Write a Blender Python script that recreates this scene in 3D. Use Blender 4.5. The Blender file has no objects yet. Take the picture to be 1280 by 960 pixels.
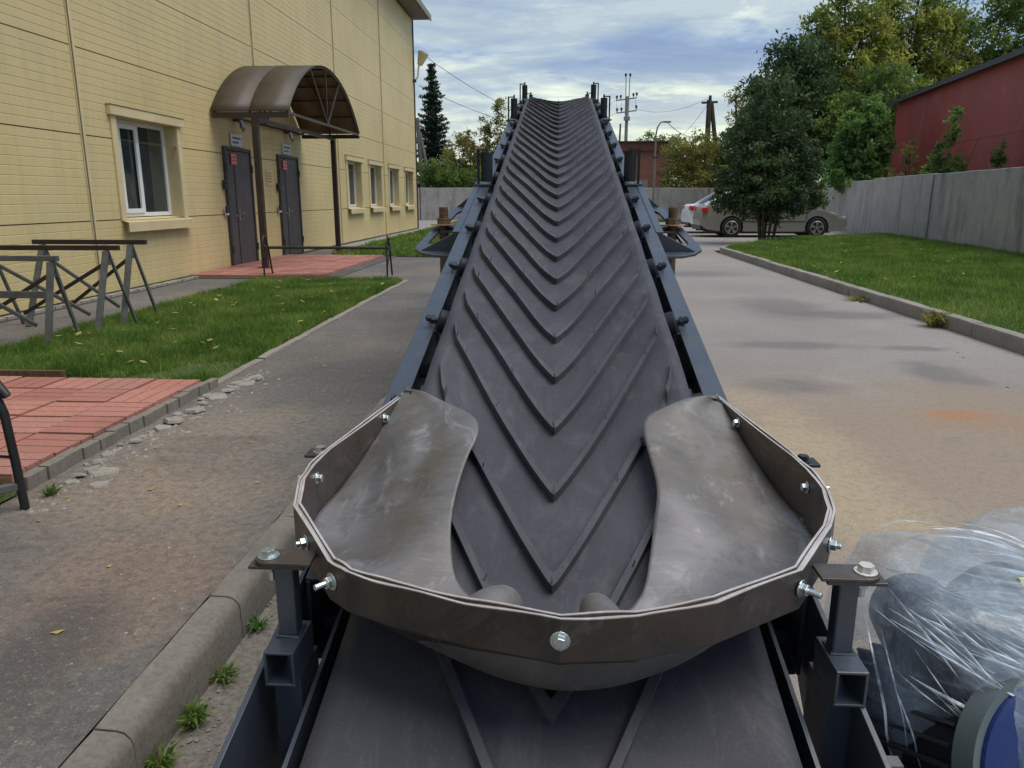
import bpy, bmesh, math, random
import numpy as np
from mathutils import Vector, Matrix, noise as mnoise
R = math.radians
rnd = random.Random(7)
nrng = np.random.default_rng(11)
sc = bpy.context.scene
col = sc.collection

# ---------------------------------------------------------------- camera
cam = bpy.data.cameras.new('camera'); cam_o = bpy.data.objects.new('camera', cam); col.objects.link(cam_o)
cam.lens = 27.0; cam.sensor_width = 36.0; cam.clip_start = 0.05; cam.clip_end = 3000
cam_o.location = (0, 0, 1.22); cam_o.rotation_euler = (R(90 - 13.586), 0, R(3.303))
sc.camera = cam_o
# ---------------------------------------------------------------- exposure
sc.view_settings.view_transform = 'Standard'; sc.view_settings.look = 'None'
sc.view_settings.exposure = 1.1; sc.view_settings.gamma = 1.0
# ---------------------------------------------------------------- sky
SUN_EL, SUN_AZ = R(66), R(96)          # ahead of the camera, a little to the right, behind cloud
W = bpy.data.worlds.new('World'); sc.world = W; W.use_nodes = True
wn = W.node_tree; wn.nodes.clear()
def wnode(t, **k):
    n = wn.nodes.new(t)
    for a, b in k.items(): setattr(n, a, b)
    return n
wout = wnode('ShaderNodeOutputWorld'); wbg = wnode('ShaderNodeBackground'); wbg.inputs[1].default_value = 0.1
sky = wnode('ShaderNodeTexSky'); sky.sky_type = 'NISHITA'; sky.sun_disc = False
sky.sun_elevation = SUN_EL; sky.sun_rotation = SUN_AZ; sky.altitude = 200
tc = wnode('ShaderNodeTexCoord'); sep = wnode('ShaderNodeSeparateXYZ'); wn.links.new(tc.outputs['Generated'], sep.inputs[0])
def wmath(op, a, b=None, clamp=False):
    n = wnode('ShaderNodeMath', operation=op, use_clamp=clamp)
    for i, v in enumerate((a, b)):
        if v is None: continue
        if isinstance(v, (int, float)): n.inputs[i].default_value = v
        else: wn.links.new(v, n.inputs[i])
    return n.outputs[0]
zc = wmath('MAXIMUM', sep.outputs[2], 0.0)
dz = wmath('ADD', zc, 0.10)
comb = wnode('ShaderNodeCombineXYZ')
wn.links.new(wmath('DIVIDE', sep.outputs[0], dz), comb.inputs[0]); wn.links.new(wmath('DIVIDE', sep.outputs[1], dz), comb.inputs[1])
def wnoise(scale, detail, rough, off, dist=0.3):
    mp = wnode('ShaderNodeMapping'); mp.inputs['Location'].default_value = off; mp.inputs['Scale'].default_value = (1, 1.25, 1)
    wn.links.new(comb.outputs[0], mp.inputs[0])
    n = wnode('ShaderNodeTexNoise'); n.inputs['Scale'].default_value = scale; n.inputs['Detail'].default_value = detail
    n.inputs['Roughness'].default_value = rough; n.inputs['Distortion'].default_value = dist
    wn.links.new(mp.outputs[0], n.inputs['Vector']); return n.outputs['Fac']
def wramp(fac, stops):
    r = wnode('ShaderNodeValToRGB'); e = r.color_ramp.elements
    while len(e) < len(stops): e.new(0.5)
    for i, (p, c) in enumerate(stops): e[i].position = p; e[i].color = (*c, 1)
    wn.links.new(fac, r.inputs[0]); return r.outputs[0]
def wmix(f, a, b):
    n = wnode('ShaderNodeMixRGB')
    if isinstance(f, (int, float)): n.inputs[0].default_value = f
    else: wn.links.new(f, n.inputs[0])
    for i, v in ((1, a), (2, b)):
        if isinstance(v, tuple): n.inputs[i].default_value = (*v, 1)
        else: wn.links.new(v, n.inputs[i])
    return n.outputs[0]
# cloud colours are radiances; divided by the background strength 0.1
big = wnoise(0.85, 5, 0.55, (3.1, 1.7, 0)); fine = wnoise(2.6, 7, 0.6, (8.3, 2.2, 0), 0.5)
mixn = wmath('ADD', wmath('MULTIPLY', big, 0.68), wmath('MULTIPLY', fine, 0.32))
clouds = wramp(mixn, [(0.42, (1.05, 1.50, 2.45)), (0.47, (1.45, 1.95, 2.85)), (0.505, (2.2, 2.7, 3.15)), (0.545, (3.2, 3.6, 3.4)), (0.61, (4.6, 5.1, 4.2))])
hor = wmath('MULTIPLY', wmath('SUBTRACT', 0.17, zc, True), 7.0, True)
clouds = wmix(wmath('MULTIPLY', hor, 0.62), clouds, (4.9, 4.9, 3.3))
bank = wnode('ShaderNodeMapRange', interpolation_type='SMOOTHSTEP')
bank.inputs[1].default_value = 0.10; bank.inputs[2].default_value = 0.25; bank.inputs[3].default_value = 0; bank.inputs[4].default_value = 0.6
wn.links.new(wmath('ADD', zc, wmath('MULTIPLY', wmath('SUBTRACT', fine, 0.5), 0.9)), bank.inputs[0])
clouds = wmix(bank.outputs[0], clouds, (1.20, 1.62, 2.42))
skymix = wmix(0.9, sky.outputs[0], clouds)
wn.links.new(skymix, wbg.inputs[0]); wn.links.new(wbg.outputs[0], wout.inputs[0])
# ---------------------------------------------------------------- sun (behind thin cloud)
sl = bpy.data.lights.new('sun', 'SUN'); sl.energy = 1.3; sl.angle = R(45); sl.color = (1.0, 0.93, 0.82)
so = bpy.data.objects.new('sun', sl); col.objects.link(so)
sd = Vector((math.sin(SUN_AZ) * math.cos(SUN_EL), math.cos(SUN_AZ) * math.cos(SUN_EL), math.sin(SUN_EL)))
so.rotation_euler = sd.to_track_quat('Z', 'Y').to_euler(); so.location = (0, 0, 30)

# ================================================================ materials
def new_mat(name):
    m = bpy.data.materials.new(name); m.use_nodes = True
    nt = m.node_tree; b = nt.nodes['Principled BSDF']
    return m, nt, b
class G:
    """small node-graph builder"""
    def __init__(s, name):
        s.m, s.nt, s.b = new_mat(name)
        s.geo = s.nt.nodes.new('ShaderNodeNewGeometry')
    def L(s, a, b): s.nt.links.new(a, b)
    def vec(s, scale=(1, 1, 1), loc=(0, 0, 0), rot=(0, 0, 0), src=None):
        mp = s.nt.nodes.new('ShaderNodeMapping'); mp.inputs['Scale'].default_value = scale
        mp.inputs['Location'].default_value = loc; mp.inputs['Rotation'].default_value = rot
        s.L(src or s.geo.outputs['Position'], mp.inputs[0]); return mp.outputs[0]
    def noise(s, scale, detail=4, rough=0.55, dist=0.0, vec=None):
        n = s.nt.nodes.new('ShaderNodeTexNoise'); n.inputs['Scale'].default_value = scale
        n.inputs['Detail'].default_value = detail; n.inputs['Roughness'].default_value = rough; n.inputs['Distortion'].default_value = dist
        s.L(vec or s.geo.outputs['Position'], n.inputs['Vector']); return n.outputs['Fac']
    def voro(s, scale, feature='F1', vec=None, out='Distance'):
        n = s.nt.nodes.new('ShaderNodeTexVoronoi'); n.feature = feature; n.inputs['Scale'].default_value = scale
        s.L(vec or s.geo.outputs['Position'], n.inputs['Vector']); return n.outputs[out]
    def ramp(s, f, stops):
        r = s.nt.nodes.new('ShaderNodeValToRGB'); e = r.color_ramp.elements
        while len(e) < len(stops): e.new(0.5)
        for i, (p, c) in enumerate(stops):
            e[i].position = p; e[i].color = (c, c, c, 1) if isinstance(c, (int, float)) else (*c, 1)
        s.L(f, r.inputs[0]); return r.outputs[0]
    def mix(s, f, a, b, mode='MIX'):
        n = s.nt.nodes.new('ShaderNodeMixRGB'); n.blend_type = mode
        for i, v in ((0, f), (1, a), (2, b)):
            if isinstance(v, (int, float)): n.inputs[i].default_value = v if i == 0 else (v, v, v, 1)
            elif isinstance(v, tuple): n.inputs[i].default_value = (*v, 1)
            else: s.L(v, n.inputs[i])
        return n.outputs[0]
    def math(s, op, a, b=None, clamp=False):
        n = s.nt.nodes.new('ShaderNodeMath'); n.operation = op; n.use_clamp = clamp
        for i, v in enumerate((a, b)):
            if v is None: continue
            if isinstance(v, (int, float)): n.inputs[i].default_value = v
            else: s.L(v, n.inputs[i])
        return n.outputs[0]
    def spot(s, p, r, soft=0.5, stretch=(1, 1, 1), wob=0.5, wscale=1.5):
        """0..1 mask round a world point, edge broken up by noise"""
        v = s.vec(stretch, tuple(-a * b for a, b in zip(p, stretch)))
        ln = s.nt.nodes.new('ShaderNodeVectorMath'); ln.operation = 'LENGTH'; s.L(v, ln.inputs[0])
        d = s.math('ADD', ln.outputs['Value'], s.math('MULTIPLY', s.math('SUBTRACT', s.noise(wscale, 6, 0.65), 0.5), wob * 2))
        mr = s.nt.nodes.new('ShaderNodeMapRange'); mr.interpolation_type = 'SMOOTHSTEP'
        mr.inputs[1].default_value = r * (1 - soft); mr.inputs[2].default_value = r * (1 + soft)
        mr.inputs[3].default_value = 1; mr.inputs[4].default_value = 0
        s.L(d, mr.inputs[0]); return mr.outputs[0]
    def obj_random(s):
        n = s.nt.nodes.new('ShaderNodeObjectInfo'); return n.outputs['Random']
    def attr(s, name):
        n = s.nt.nodes.new('ShaderNodeAttribute'); n.attribute_name = name; return n.outputs['Fac']
    def bump(s, h, strength, dist=0.01):
        n = s.nt.nodes.new('ShaderNodeBump'); n.inputs['Strength'].default_value = strength; n.inputs['Distance'].default_value = dist
        s.L(h, n.inputs['Height']); s.L(n.outputs[0], s.b.inputs['Normal']); return n
    def set(s, color=None, rough=None, metal=None, spec=None, coat=None):
        for k, v in (('Base Color', color), ('Roughness', rough), ('Metallic', metal), ('Specular IOR Level', spec), ('Coat Weight', coat)):
            if v is None: continue
            if isinstance(v, tuple): s.b.inputs[k].default_value = (*v, 1)
            elif isinstance(v, (int, float)): s.b.inputs[k].default_value = v
            else: s.L(v, s.b.inputs[k])
        return s.m
def simple(name, c, rough=0.6, metal=0.0, var=0.15, scale=6, bump=0.0, bscale=60, spec=None, dirt=None):
    g = G(name)
    n = g.noise(scale, 6, 0.6)
    lo = tuple(x * (1 - var) for x in c); hi = tuple(min(1, x * (1 + var)) for x in c)
    cc = g.ramp(n, [(0.3, lo), (0.7, hi)])
    if dirt:
        cc = g.mix(g.ramp(g.noise(scale * 2.7, 8, 0.7, 0.4), [(0.52, 0.0), (0.72, dirt[1])]), cc, dirt[0])
    rr = g.ramp(g.noise(scale * 3, 5), [(0.3, max(0, rough - 0.08)), (0.7, min(1, rough + 0.08))])
    if bump: g.bump(g.noise(bscale, 4), bump, 0.004)
    return g.set(cc, rr, metal, spec)
MAT = {}
# yellow wall cladding: dust streaks run down it
def m_siding():
    g = G('yellow_cladding')
    base = g.ramp(g.noise(0.5, 3), [(0.3, (0.60, 0.490, 0.235)), (0.7, (0.68, 0.565, 0.29))])
    base = g.mix(g.math('MULTIPLY', g.obj_random(), 0.14), base, (0.50, 0.40, 0.20))
    st = g.noise(3.0, 6, 0.7, 0.2, g.vec((1, 2.2, 0.22)))
    base = g.mix(g.ramp(st, [(0.48, 0.0), (0.72, 0.38)]), base, (0.42, 0.35, 0.22))
    base = g.mix(g.ramp(g.noise(0.9, 7, 0.7, 0.4), [(0.5, 0.0), (0.7, 0.30)]), base, (0.45, 0.40, 0.27))
    base = g.mix(g.ramp(g.noise(25, 4), [(0.55, 0.0), (0.75, 0.18)]), base, (0.45, 0.38, 0.24))
    g.bump(g.noise(14, 4, 0.6, 0, g.vec((1, 0.3, 2))), 0.12, 0.01)
    return g.set(base, 0.5)
MAT['siding'] = m_siding()
MAT['trim'] = simple('cream_trim', (0.64, 0.54, 0.32), 0.5, var=0.08, scale=2, dirt=((0.3, 0.25, 0.17), 0.3))
MAT['joint'] = simple('panel_joint_seal', (0.16, 0.13, 0.08), 0.8)
MAT['reveal'] = simple('reveal_sheet', (0.50, 0.42, 0.25), 0.5, var=0.08, scale=3)
MAT['pvc'] = simple('white_plastic_frame', (0.74, 0.78, 0.80), 0.35, var=0.05)
MAT['door'] = simple('graphite_door_paint', (0.075, 0.068, 0.078), 0.45, var=0.1, scale=2, dirt=((0.14, 0.12, 0.1), 0.35))
MAT['door_frame'] = simple('dark_door_frame', (0.045, 0.04, 0.045), 0.5)
MAT['brown_steel'] = simple('brown_painted_steel', (0.035, 0.022, 0.018), 0.42, var=0.25, dirt=((0.12, 0.06, 0.04), 0.35))
MAT['eave'] = simple('eave_sheet', (0.20, 0.18, 0.16), 0.55)
MAT['paper'] = simple('white_sign_plate', (0.62, 0.68, 0.72), 0.5, var=0.05)
MAT['ink_blue'] = simple('blue_print', (0.10, 0.16, 0.30), 0.5)
MAT['red_sticker'] = simple('red_sticker', (0.62, 0.10, 0.08), 0.5, var=0.1)
MAT['black'] = simple('black_plastic', (0.015, 0.015, 0.017), 0.45)
MAT['chrome'] = simple('worn_chrome', (0.6, 0.58, 0.52), 0.3, 1.0, var=0.1)
def m_glass(name, c, rough=0.06):
    g = G(name); cc = g.ramp(g.noise(1.5, 3), [(0.3, tuple(x * 0.7 for x in c)), (0.7, tuple(x * 1.4 for x in c))])
    return g.set(cc, rough, 0.0, 0.8)
MAT['glass'] = m_glass('window_glass', (0.030, 0.040, 0.042))
MAT['curtain'] = simple('brown_curtain', (0.13, 0.10, 0.075), 0.8, var=0.2, scale=9)
MAT['car_glass'] = m_glass('car_glass', (0.02, 0.026, 0.035))
def m_poly():
    g = G('smoked_polycarbonate'); nt = g.nt
    c = g.ramp(g.noise(2.5, 5, 0.6, 0.3), [(0.3, (0.080, 0.066, 0.052)), (0.7, (0.115, 0.095, 0.075))])
    g.set(c, 0.48)
    tr = nt.nodes.new('ShaderNodeBsdfTransparent'); tr.inputs[0].default_value = (0.62, 0.46, 0.30, 1)
    mx = nt.nodes.new('ShaderNodeMixShader'); mx.inputs[0].default_value = 0.22
    g.L(g.b.outputs[0], mx.inputs[1]); g.L(tr.outputs[0], mx.inputs[2])
    g.L(mx.outputs[0], nt.nodes['Material Output'].inputs[0]); return g.m
MAT['poly'] = m_poly()
# left-hand pavement: old asphalt with sand, dark oil and fine chippings
def m_asphalt_left():
    g = G('old_asphalt')
    c = g.ramp(g.noise(0.9, 8, 0.62, 0.3), [(0.30, (0.110, 0.107, 0.106)), (0.5, (0.165, 0.158, 0.151)), (0.7, (0.220, 0.207, 0.193))])
    sand = g.ramp(g.noise(0.75, 7, 0.62, 0.5, g.vec((1, 0.8, 1), (4.2, 1.3, 0))), [(0.52, 0.0), (0.68, 0.55)])
    c = g.mix(sand, c, (0.32, 0.245, 0.175))
    c = g.mix(g.math('MULTIPLY', g.spot((-1.72, 2.95, 0), 0.45, 0.8, (1, 1.2, 1)), 0.6), c, (0.37, 0.275, 0.195))
    c = g.mix(g.math('MULTIPLY', g.spot((-1.75, 4.0, 0), 0.4, 0.8, (1, 0.9, 1)), 0.5), c, (0.36, 0.285, 0.21))
    c = g.mix(g.math('MULTIPLY', g.spot((-1.35, 2.25, 0), 0.35, 0.8), 0.6), c, (0.34, 0.22, 0.15))
    c = g.mix(g.math('MULTIPLY', g.spot((-1.42, 1.75, 0), 0.22, 0.7, (1.6, 0.5, 1), 0.25, 3), 0.7), c, (0.055, 0.055, 0.06))
    c = g.mix(g.math('MULTIPLY', g.spot((-1.35, 5.3, 0), 0.6, 0.6, (1, 0.8, 1)), 0.6), c, (0.075, 0.072, 0.075))
    c = g.mix(g.ramp(g.noise(1.6, 8, 0.7, 0.6, g.vec((0.7, 1.4, 1), (1, 8, 0))), [(0.56, 0.0), (0.70, 0.7)]), c, (0.060, 0.058, 0.060))
    fineg = g.noise(130, 3, 0.7); vo = g.voro(85)
    c = g.mix(g.ramp(fineg, [(0.35, 0.5), (0.6, 0.0)]), c, (0.05, 0.047, 0.045))
    c = g.mix(g.ramp(g.noise(210, 2), [(0.60, 0.0), (0.72, 0.6)]), c, (0.45, 0.41, 0.36))
    c = g.mix(g.ramp(g.voro(14), [(0.03, 0.7), (0.07, 0.0)]), c, (0.5, 0.46, 0.40))
    c = g.mix(g.ramp(g.noise(26, 6, 0.75), [(0.44, 0.0), (0.62, 0.55)]), c, (0.062, 0.058, 0.056))
    c = g.mix(g.ramp(g.noise(38, 5, 0.75, 0, g.vec((1, 1, 1), (4, 4, 4))), [(0.56, 0.0), (0.70, 0.5)]), c, (0.36, 0.32, 0.27))
    h = g.math('ADD', g.math('MULTIPLY', vo, 0.5), g.math('MULTIPLY', fineg, 0.6))
    g.bump(h, 0.55, 0.006)
    return g.set(c, 0.82)
MAT['asphalt_left'] = m_asphalt_left()
def m_road():
    g = G('pale_road_asphalt')
    c = g.ramp(g.noise(0.35, 8, 0.6, 0.3), [(0.30, (0.245, 0.225, 0.220)), (0.55, (0.315, 0.290, 0.278)), (0.75, (0.365, 0.335, 0.315))])
    c = g.mix(g.math('MULTIPLY', g.spot((2.1, 3.2, 0), 1.55, 0.45, (1, 0.75, 1), 0.8, 1.1), 0.75), c, (0.335, 0.250, 0.165))
    c = g.mix(g.math('MULTIPLY', g.spot((1.25, 3.4, 0), 0.22, 0.8, (1, 0.18, 1), 0.25, 3), 0.7), c, (0.50, 0.40, 0.25))
    c = g.mix(g.math('MULTIPLY', g.spot((2.34, 4.42, 0), 0.10, 0.9, (0.7, 1.3, 1), 0.12, 7), 0.9), c, (0.50, 0.17, 0.045))
    c = g.mix(g.math('MULTIPLY', g.spot((2.5, 4.3, 0), 0.26, 0.9, (0.7, 1.3, 1), 0.2, 4), 0.45), c, (0.38, 0.20, 0.09))
    for p, r, st in (((2.75, 5.55, 0), 0.20, (0.9, 0.55, 1)), ((2.6, 9.0, 0), 0.45, (1, 0.55, 1)), ((3.2, 8.4, 0), 0.4, (0.7, 1.5, 1)), ((2.0, 6.6, 0), 0.25, (0.5, 1.4, 1)), ((1.6, 5.1, 0), 0.3, (1, 1.3, 1)), ((3.0, 6.5, 0), .15, (0.5, 1.5, 1)), ((2.2, 13, 0), .5, (.6, 1, 1))):
        c = g.mix(g.math('MULTIPLY', g.spot(p, r, 0.6, st, 0.25, 3), 0.62), c, (0.105, 0.100, 0.108))
    c = g.mix(g.ramp(g.noise(0.9, 8, 0.7, 0.6, g.vec((1, 0.6, 1), (3, 1, 0))), [(0.60, 0.0), (0.74, 0.45)]), c, (0.13, 0.125, 0.13))
    c = g.mix(g.ramp(g.noise(0.8, 8, 0.7, 0.3, g.vec((1, 0.8, 1), (7, 4, 0))), [(0.55, 0.0), (0.7, 0.35)]), c, (0.42, 0.375, 0.32))
    c = g.mix(g.ramp(g.noise(24, 6, 0.75), [(0.46, 0.0), (0.64, 0.40)]), c, (0.155, 0.145, 0.14))
    c = g.mix(g.ramp(g.noise(36, 5, 0.75, 0, g.vec((1, 1, 1), (4, 4, 4))), [(0.57, 0.0), (0.70, 0.45)]), c, (0.50, 0.46, 0.41))
    fineg = g.noise(150, 3, 0.7)
    c = g.mix(g.ramp(fineg, [(0.35, 0.45), (0.6, 0.0)]), c, (0.11, 0.10, 0.095))
    c = g.mix(g.ramp(g.noise(230, 2), [(0.60, 0.0), (0.72, 0.4)]), c, (0.52, 0.48, 0.43))
    g.bump(g.math('ADD', fineg, g.math('MULTIPLY', g.voro(70), 0.5)), 0.45, 0.006)
    return g.set(c, 0.78)
MAT['road'] = m_road()
MAT['gravel'] = simple('gravelly_roadside', (0.21, 0.185, 0.155), 0.9, var=0.35, scale=60, bump=0.8, bscale=120, dirt=((0.42, 0.38, 0.32), 0.5))
def m_concrete(name, lo, hi, streak=0.4, stain=(0.10, 0.095, 0.085), moss=None):
    g = G(name)
    c = g.ramp(g.noise(1.3, 8, 0.65, 0.3), [(0.3, lo), (0.7, hi)])
    c = g.mix(g.math('MULTIPLY', g.obj_random(), 0.25), c, lo)
    v = g.noise(2.6, 8, 0.72, 0.3, g.vec((1, 1, 0.16)))
    c = g.mix(g.ramp(v, [(0.50, 0.0), (0.68, streak)]), c, stain)
    c = g.mix(g.ramp(g.noise(9, 6, 0.7), [(0.55, 0.0), (0.72, 0.4)]), c, tuple(min(1, x * 1.25) for x in hi))
    c = g.mix(g.ramp(g.noise(60, 4, 0.7), [(0.35, 0.4), (0.55, 0.0)]), c, stain)
    if moss: c = g.mix(g.ramp(g.noise(4, 6, 0.7, 0.3, g.vec((1, 1, 1), (3, 3, 3))), [(0.55, 0.0), (0.7, 0.5)]), c, moss)
    g.bump(g.math('ADD', g.noise(45, 5, 0.7), g.noise(8, 4)), 0.4, 0.008)
    return g.set(c, 0.85)
MAT['wall_concrete'] = m_concrete('weathered_wall_concrete', (0.38, 0.355, 0.33), (0.57, 0.54, 0.505), 0.62, (0.085, 0.08, 0.072))
MAT['kerb'] = m_concrete('kerb_concrete', (0.17, 0.155, 0.135), (0.27, 0.25, 0.215), 0.35, (0.08, 0.075, 0.065))
MAT['kerb_pale'] = m_concrete('pale_kerb_concrete', (0.23, 0.21, 0.185), (0.35, 0.33, 0.29), 0.4, (0.10, 0.095, 0.08), (0.12, 0.13, 0.07))
MAT['rubble'] = m_concrete('broken_concrete', (0.25, 0.235, 0.21), (0.42, 0.40, 0.36), 0.2)
MAT['plinth'] = m_concrete('dark_plinth', (0.075, 0.07, 0.065), (0.14, 0.13, 0.12), 0.4, (0.035, 0.034, 0.032))
def m_tile():
    g = G('red_paving_tile')
    c = g.ramp(g.obj_random(), [(0.0, (0.34, 0.135, 0.108)), (0.4, (0.42, 0.170, 0.138)), (0.75, (0.47, 0.205, 0.168)), (1.0, (0.38, 0.185, 0.155))])
    c = g.mix(g.ramp(g.noise(4, 7, 0.65, 0.3), [(0.45, 0.0), (0.72, 0.55)]), c, (0.30, 0.19, 0.15))
    c = g.mix(g.ramp(g.noise(60, 4, 0.7), [(0.35, 0.4), (0.55, 0.0)]), c, (0.19, 0.085, 0.06))
    c = g.mix(g.ramp(g.noise(1.7, 6, 0.7, 0.5, g.vec((1, 1, 1), (5, 5, 0))), [(0.60, 0.0), (0.72, 0.6)]), c, (0.16, 0.11, 0.09))
    g.bump(g.noise(70, 4, 0.7), 0.35, 0.004)
    return g.set(c, 0.75)
MAT['tile'] = m_tile()
MAT['soil'] = simple('bare_soil', (0.105, 0.082, 0.055), 0.95, var=0.35, scale=9, bump=0.6, bscale=60)
def m_turf():
    g = G('turf_soil'); c = g.ramp(g.noise(2.5, 7, 0.65), [(0.3, (0.045, 0.070, 0.020)), (0.55, (0.065, 0.100, 0.026)), (0.75, (0.085, 0.09, 0.04))])
    g.bump(g.noise(50, 5), 0.6, 0.02); return g.set(c, 0.95)
MAT['turf'] = m_turf()
def m_leaf(name, c_lo, c_mid, c_hi, nscale=0.9, transl=0.45, rough=0.6):
    g = G(name); nt = g.nt
    f = g.math('ADD', g.math('MULTIPLY', g.attr('tint'), 0.42), g.math('MULTIPLY', g.ramp(g.noise(nscale, 6, 0.68), [(0.32, 0.0), (0.68, 1.0)]), 0.55))
    c = g.ramp(f, [(0.25, c_lo), (0.52, c_mid), (0.80, c_hi)])
    g.set(c, rough, 0.0, 0.3)
    t = nt.nodes.new('ShaderNodeBsdfTranslucent'); g.L(g.mix(0.5, c, g.mix(1.0, c, (1.6, 1.7, 0.5), 'MULTIPLY')), t.inputs[0])
    mx = nt.nodes.new('ShaderNodeMixShader'); mx.inputs[0].default_value = transl
    g.L(g.b.outputs[0], mx.inputs[1]); g.L(t.outputs[0], mx.inputs[2]); g.L(mx.outputs[0], nt.nodes['Material Output'].inputs[0])
    return g.m
MAT['grass'] = m_leaf('grass_blades', (0.060, 0.125, 0.022), (0.125, 0.225, 0.042), (0.270, 0.320, 0.105), 1.6, 0.4)
MAT['leaf_dark'] = m_leaf('dark_green_leaves', (0.037, 0.073, 0.037), (0.075, 0.125, 0.057), (0.138, 0.194, 0.083), 1.2, 0.25)
MAT['leaf_mid'] = m_leaf('mid_green_leaves', (0.065, 0.116, 0.041), (0.131, 0.203, 0.061), (0.261, 0.304, 0.087), 0.6)
MAT['leaf_fresh'] = m_leaf('fresh_green_leaves', (0.072, 0.152, 0.055), (0.138, 0.254, 0.084), (0.232, 0.348, 0.116), 1.0)
MAT['leaf_yellow'] = m_leaf('yellowing_leaves', (0.101, 0.155, 0.047), (0.243, 0.270, 0.074), (0.513, 0.486, 0.135), 0.35)
MAT['leaf_olive'] = m_leaf('olive_brown_leaves', (0.098, 0.119, 0.042), (0.224, 0.217, 0.077), (0.392, 0.308, 0.112), 0.6)
MAT['needle'] = m_leaf('fir_needles', (0.012, 0.024, 0.018), (0.022, 0.040, 0.028), (0.04, 0.06, 0.035), 0.8, 0.1)
MAT['bark'] = simple('bark', (0.075, 0.06, 0.045), 0.9, var=0.35, scale=14, bump=0.6, bscale=30)
MAT['pole_wood'] = simple('weathered_pole', (0.16, 0.145, 0.125), 0.85, var=0.3, scale=8)
MAT['pole_concrete'] = simple('grey_pole_concrete', (0.26, 0.26, 0.25), 0.8)
MAT['wire'] = simple('black_wire', (0.02, 0.02, 0.022), 0.6)
# conveyor paint, rubber, raw steel, zinc
def m_paint():
    g = G('graphite_conveyor_paint')
    c = g.ramp(g.noise(5, 6, 0.6), [(0.3, (0.028, 0.038, 0.055)), (0.7, (0.044, 0.058, 0.082))])
    c = g.mix(g.ramp(g.noise(18, 8, 0.7, 0.3), [(0.56, 0.0), (0.74, 0.35)]), c, (0.13, 0.125, 0.12))
    r = g.ramp(g.noise(22, 6, 0.7), [(0.3, 0.30), (0.7, 0.48)])
    g.bump(g.noise(160, 3), 0.07, 0.002)
    return g.set(c, r, 0.0, 1.0)
MAT['paint'] = m_paint()
def m_rubber(name, lo, hi, dust, amt):
    g = G(name)
    c = g.ramp(g.noise(3.2, 7, 0.65, 0.4), [(0.3, lo), (0.7, hi)])
    sc_ = g.noise(7, 8, 0.75, 0.8, g.vec((2.2, 0.7, 1), (2, 1, 0)))
    c = g.mix(g.ramp(sc_, [(0.50, 0.0), (0.72, amt)]), c, dust)
    c = g.mix(g.ramp(g.noise(220, 3), [(0.58, 0.0), (0.7, 0.25)]), c, dust)
    r = g.ramp(g.noise(6, 7, 0.7, 0.3), [(0.3, 0.50), (0.7, 0.74)])
    g.bump(g.math('ADD', g.noise(35, 6, 0.7), g.math('MULTIPLY', g.noise(3.5, 3), 3.0)), 0.12, 0.004)
    return g.set(c, r, 0.0, 0.38)
MAT['rubber'] = m_rubber('belt_rubber', (0.034, 0.036, 0.047), (0.058, 0.060, 0.075), (0.125, 0.122, 0.135), 0.5)
MAT['cleat'] = m_rubber('cleat_rubber', (0.044, 0.046, 0.058), (0.070, 0.072, 0.088), (0.135, 0.130, 0.142), 0.45)
MAT['roller'] = simple('black_roller_paint', (0.016, 0.021, 0.028), 0.6, var=0.2, scale=20, spec=0.3)
MAT['gasket'] = simple('rubber_strip', (0.02, 0.018, 0.017), 0.8)
def m_raw(name, lo, hi, rust, metal, rough):
    g = G(name)
    c = g.ramp(g.noise(4.5, 7, 0.62, 0.8), [(0.28, lo), (0.72, hi)])
    c = g.mix(g.ramp(g.noise(3.4, 8, 0.7, 0.8, g.vec((1, 1, 1), (2.3, 0.4, 0))), [(0.46, 0.0), (0.64, 0.65)]), c, rust)
    c = g.mix(g.ramp(g.noise(8, 8, 0.75, 1.0, g.vec((1, 1, 1), (5, 1, 0))), [(0.52, 0.0), (0.70, 0.55)]), c, tuple(x * 0.45 for x in lo))
    c = g.mix(g.ramp(g.noise(11, 8, 0.75, 1.4, g.vec((1, 0.5, 1), (1, 6, 0))), [(0.55, 0.0), (0.66, 0.55)]), c, tuple(min(1, x * 1.5) for x in hi))
    sc_ = g.noise(30, 5, 0.7, 0.1, g.vec((0.35, 6, 1), rot=(0, 0, 0.6)))
    c = g.mix(g.ramp(sc_, [(0.60, 0.0), (0.68, 0.3)]), c, tuple(min(1, x * 1.4) for x in hi))
    r = g.ramp(g.noise(7, 8, 0.7, 0.5), [(0.3, rough - 0.10), (0.7, rough + 0.14)])
    g.bump(g.math('ADD', g.noise(22, 5, 0.6), g.math('MULTIPLY', g.noise(5, 3), 2.5)), 0.10, 0.006)
    return g.set(c, r, metal)
MAT['raw'] = m_raw('hot_rolled_steel', (0.150, 0.147, 0.151), (0.258, 0.251, 0.256), (0.150, 0.128, 0.100), 0.55, 0.50)
MAT['raw_dark'] = m_raw('dark_rolled_steel', (0.075, 0.068, 0.064), (0.135, 0.126, 0.120), (0.14, 0.095, 0.06), 0.7, 0.42)
MAT['edge'] = m_raw('cut_steel_edge', (0.50, 0.46, 0.45), (0.72, 0.68, 0.67), (0.45, 0.36, 0.32), 0.35, 0.4)
MAT['zinc'] = simple('zinc_plate', (0.66, 0.72, 0.74), 0.32, 1.0, var=0.15, scale=60)
MAT['dark_bolt'] = simple('blued_steel', (0.05, 0.06, 0.075), 0.4, 0.6)
MAT['rusty'] = simple('rusty_steel', (0.13, 0.085, 0.055), 0.7, 0.3, var=0.35, scale=30, dirt=((0.26, 0.12, 0.05), 0.6))
MAT['trestle'] = simple('worn_grey_steel', (0.115, 0.125, 0.125), 0.5, 0.2, var=0.3, scale=7, dirt=((0.14, 0.07, 0.04), 0.6))
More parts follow.
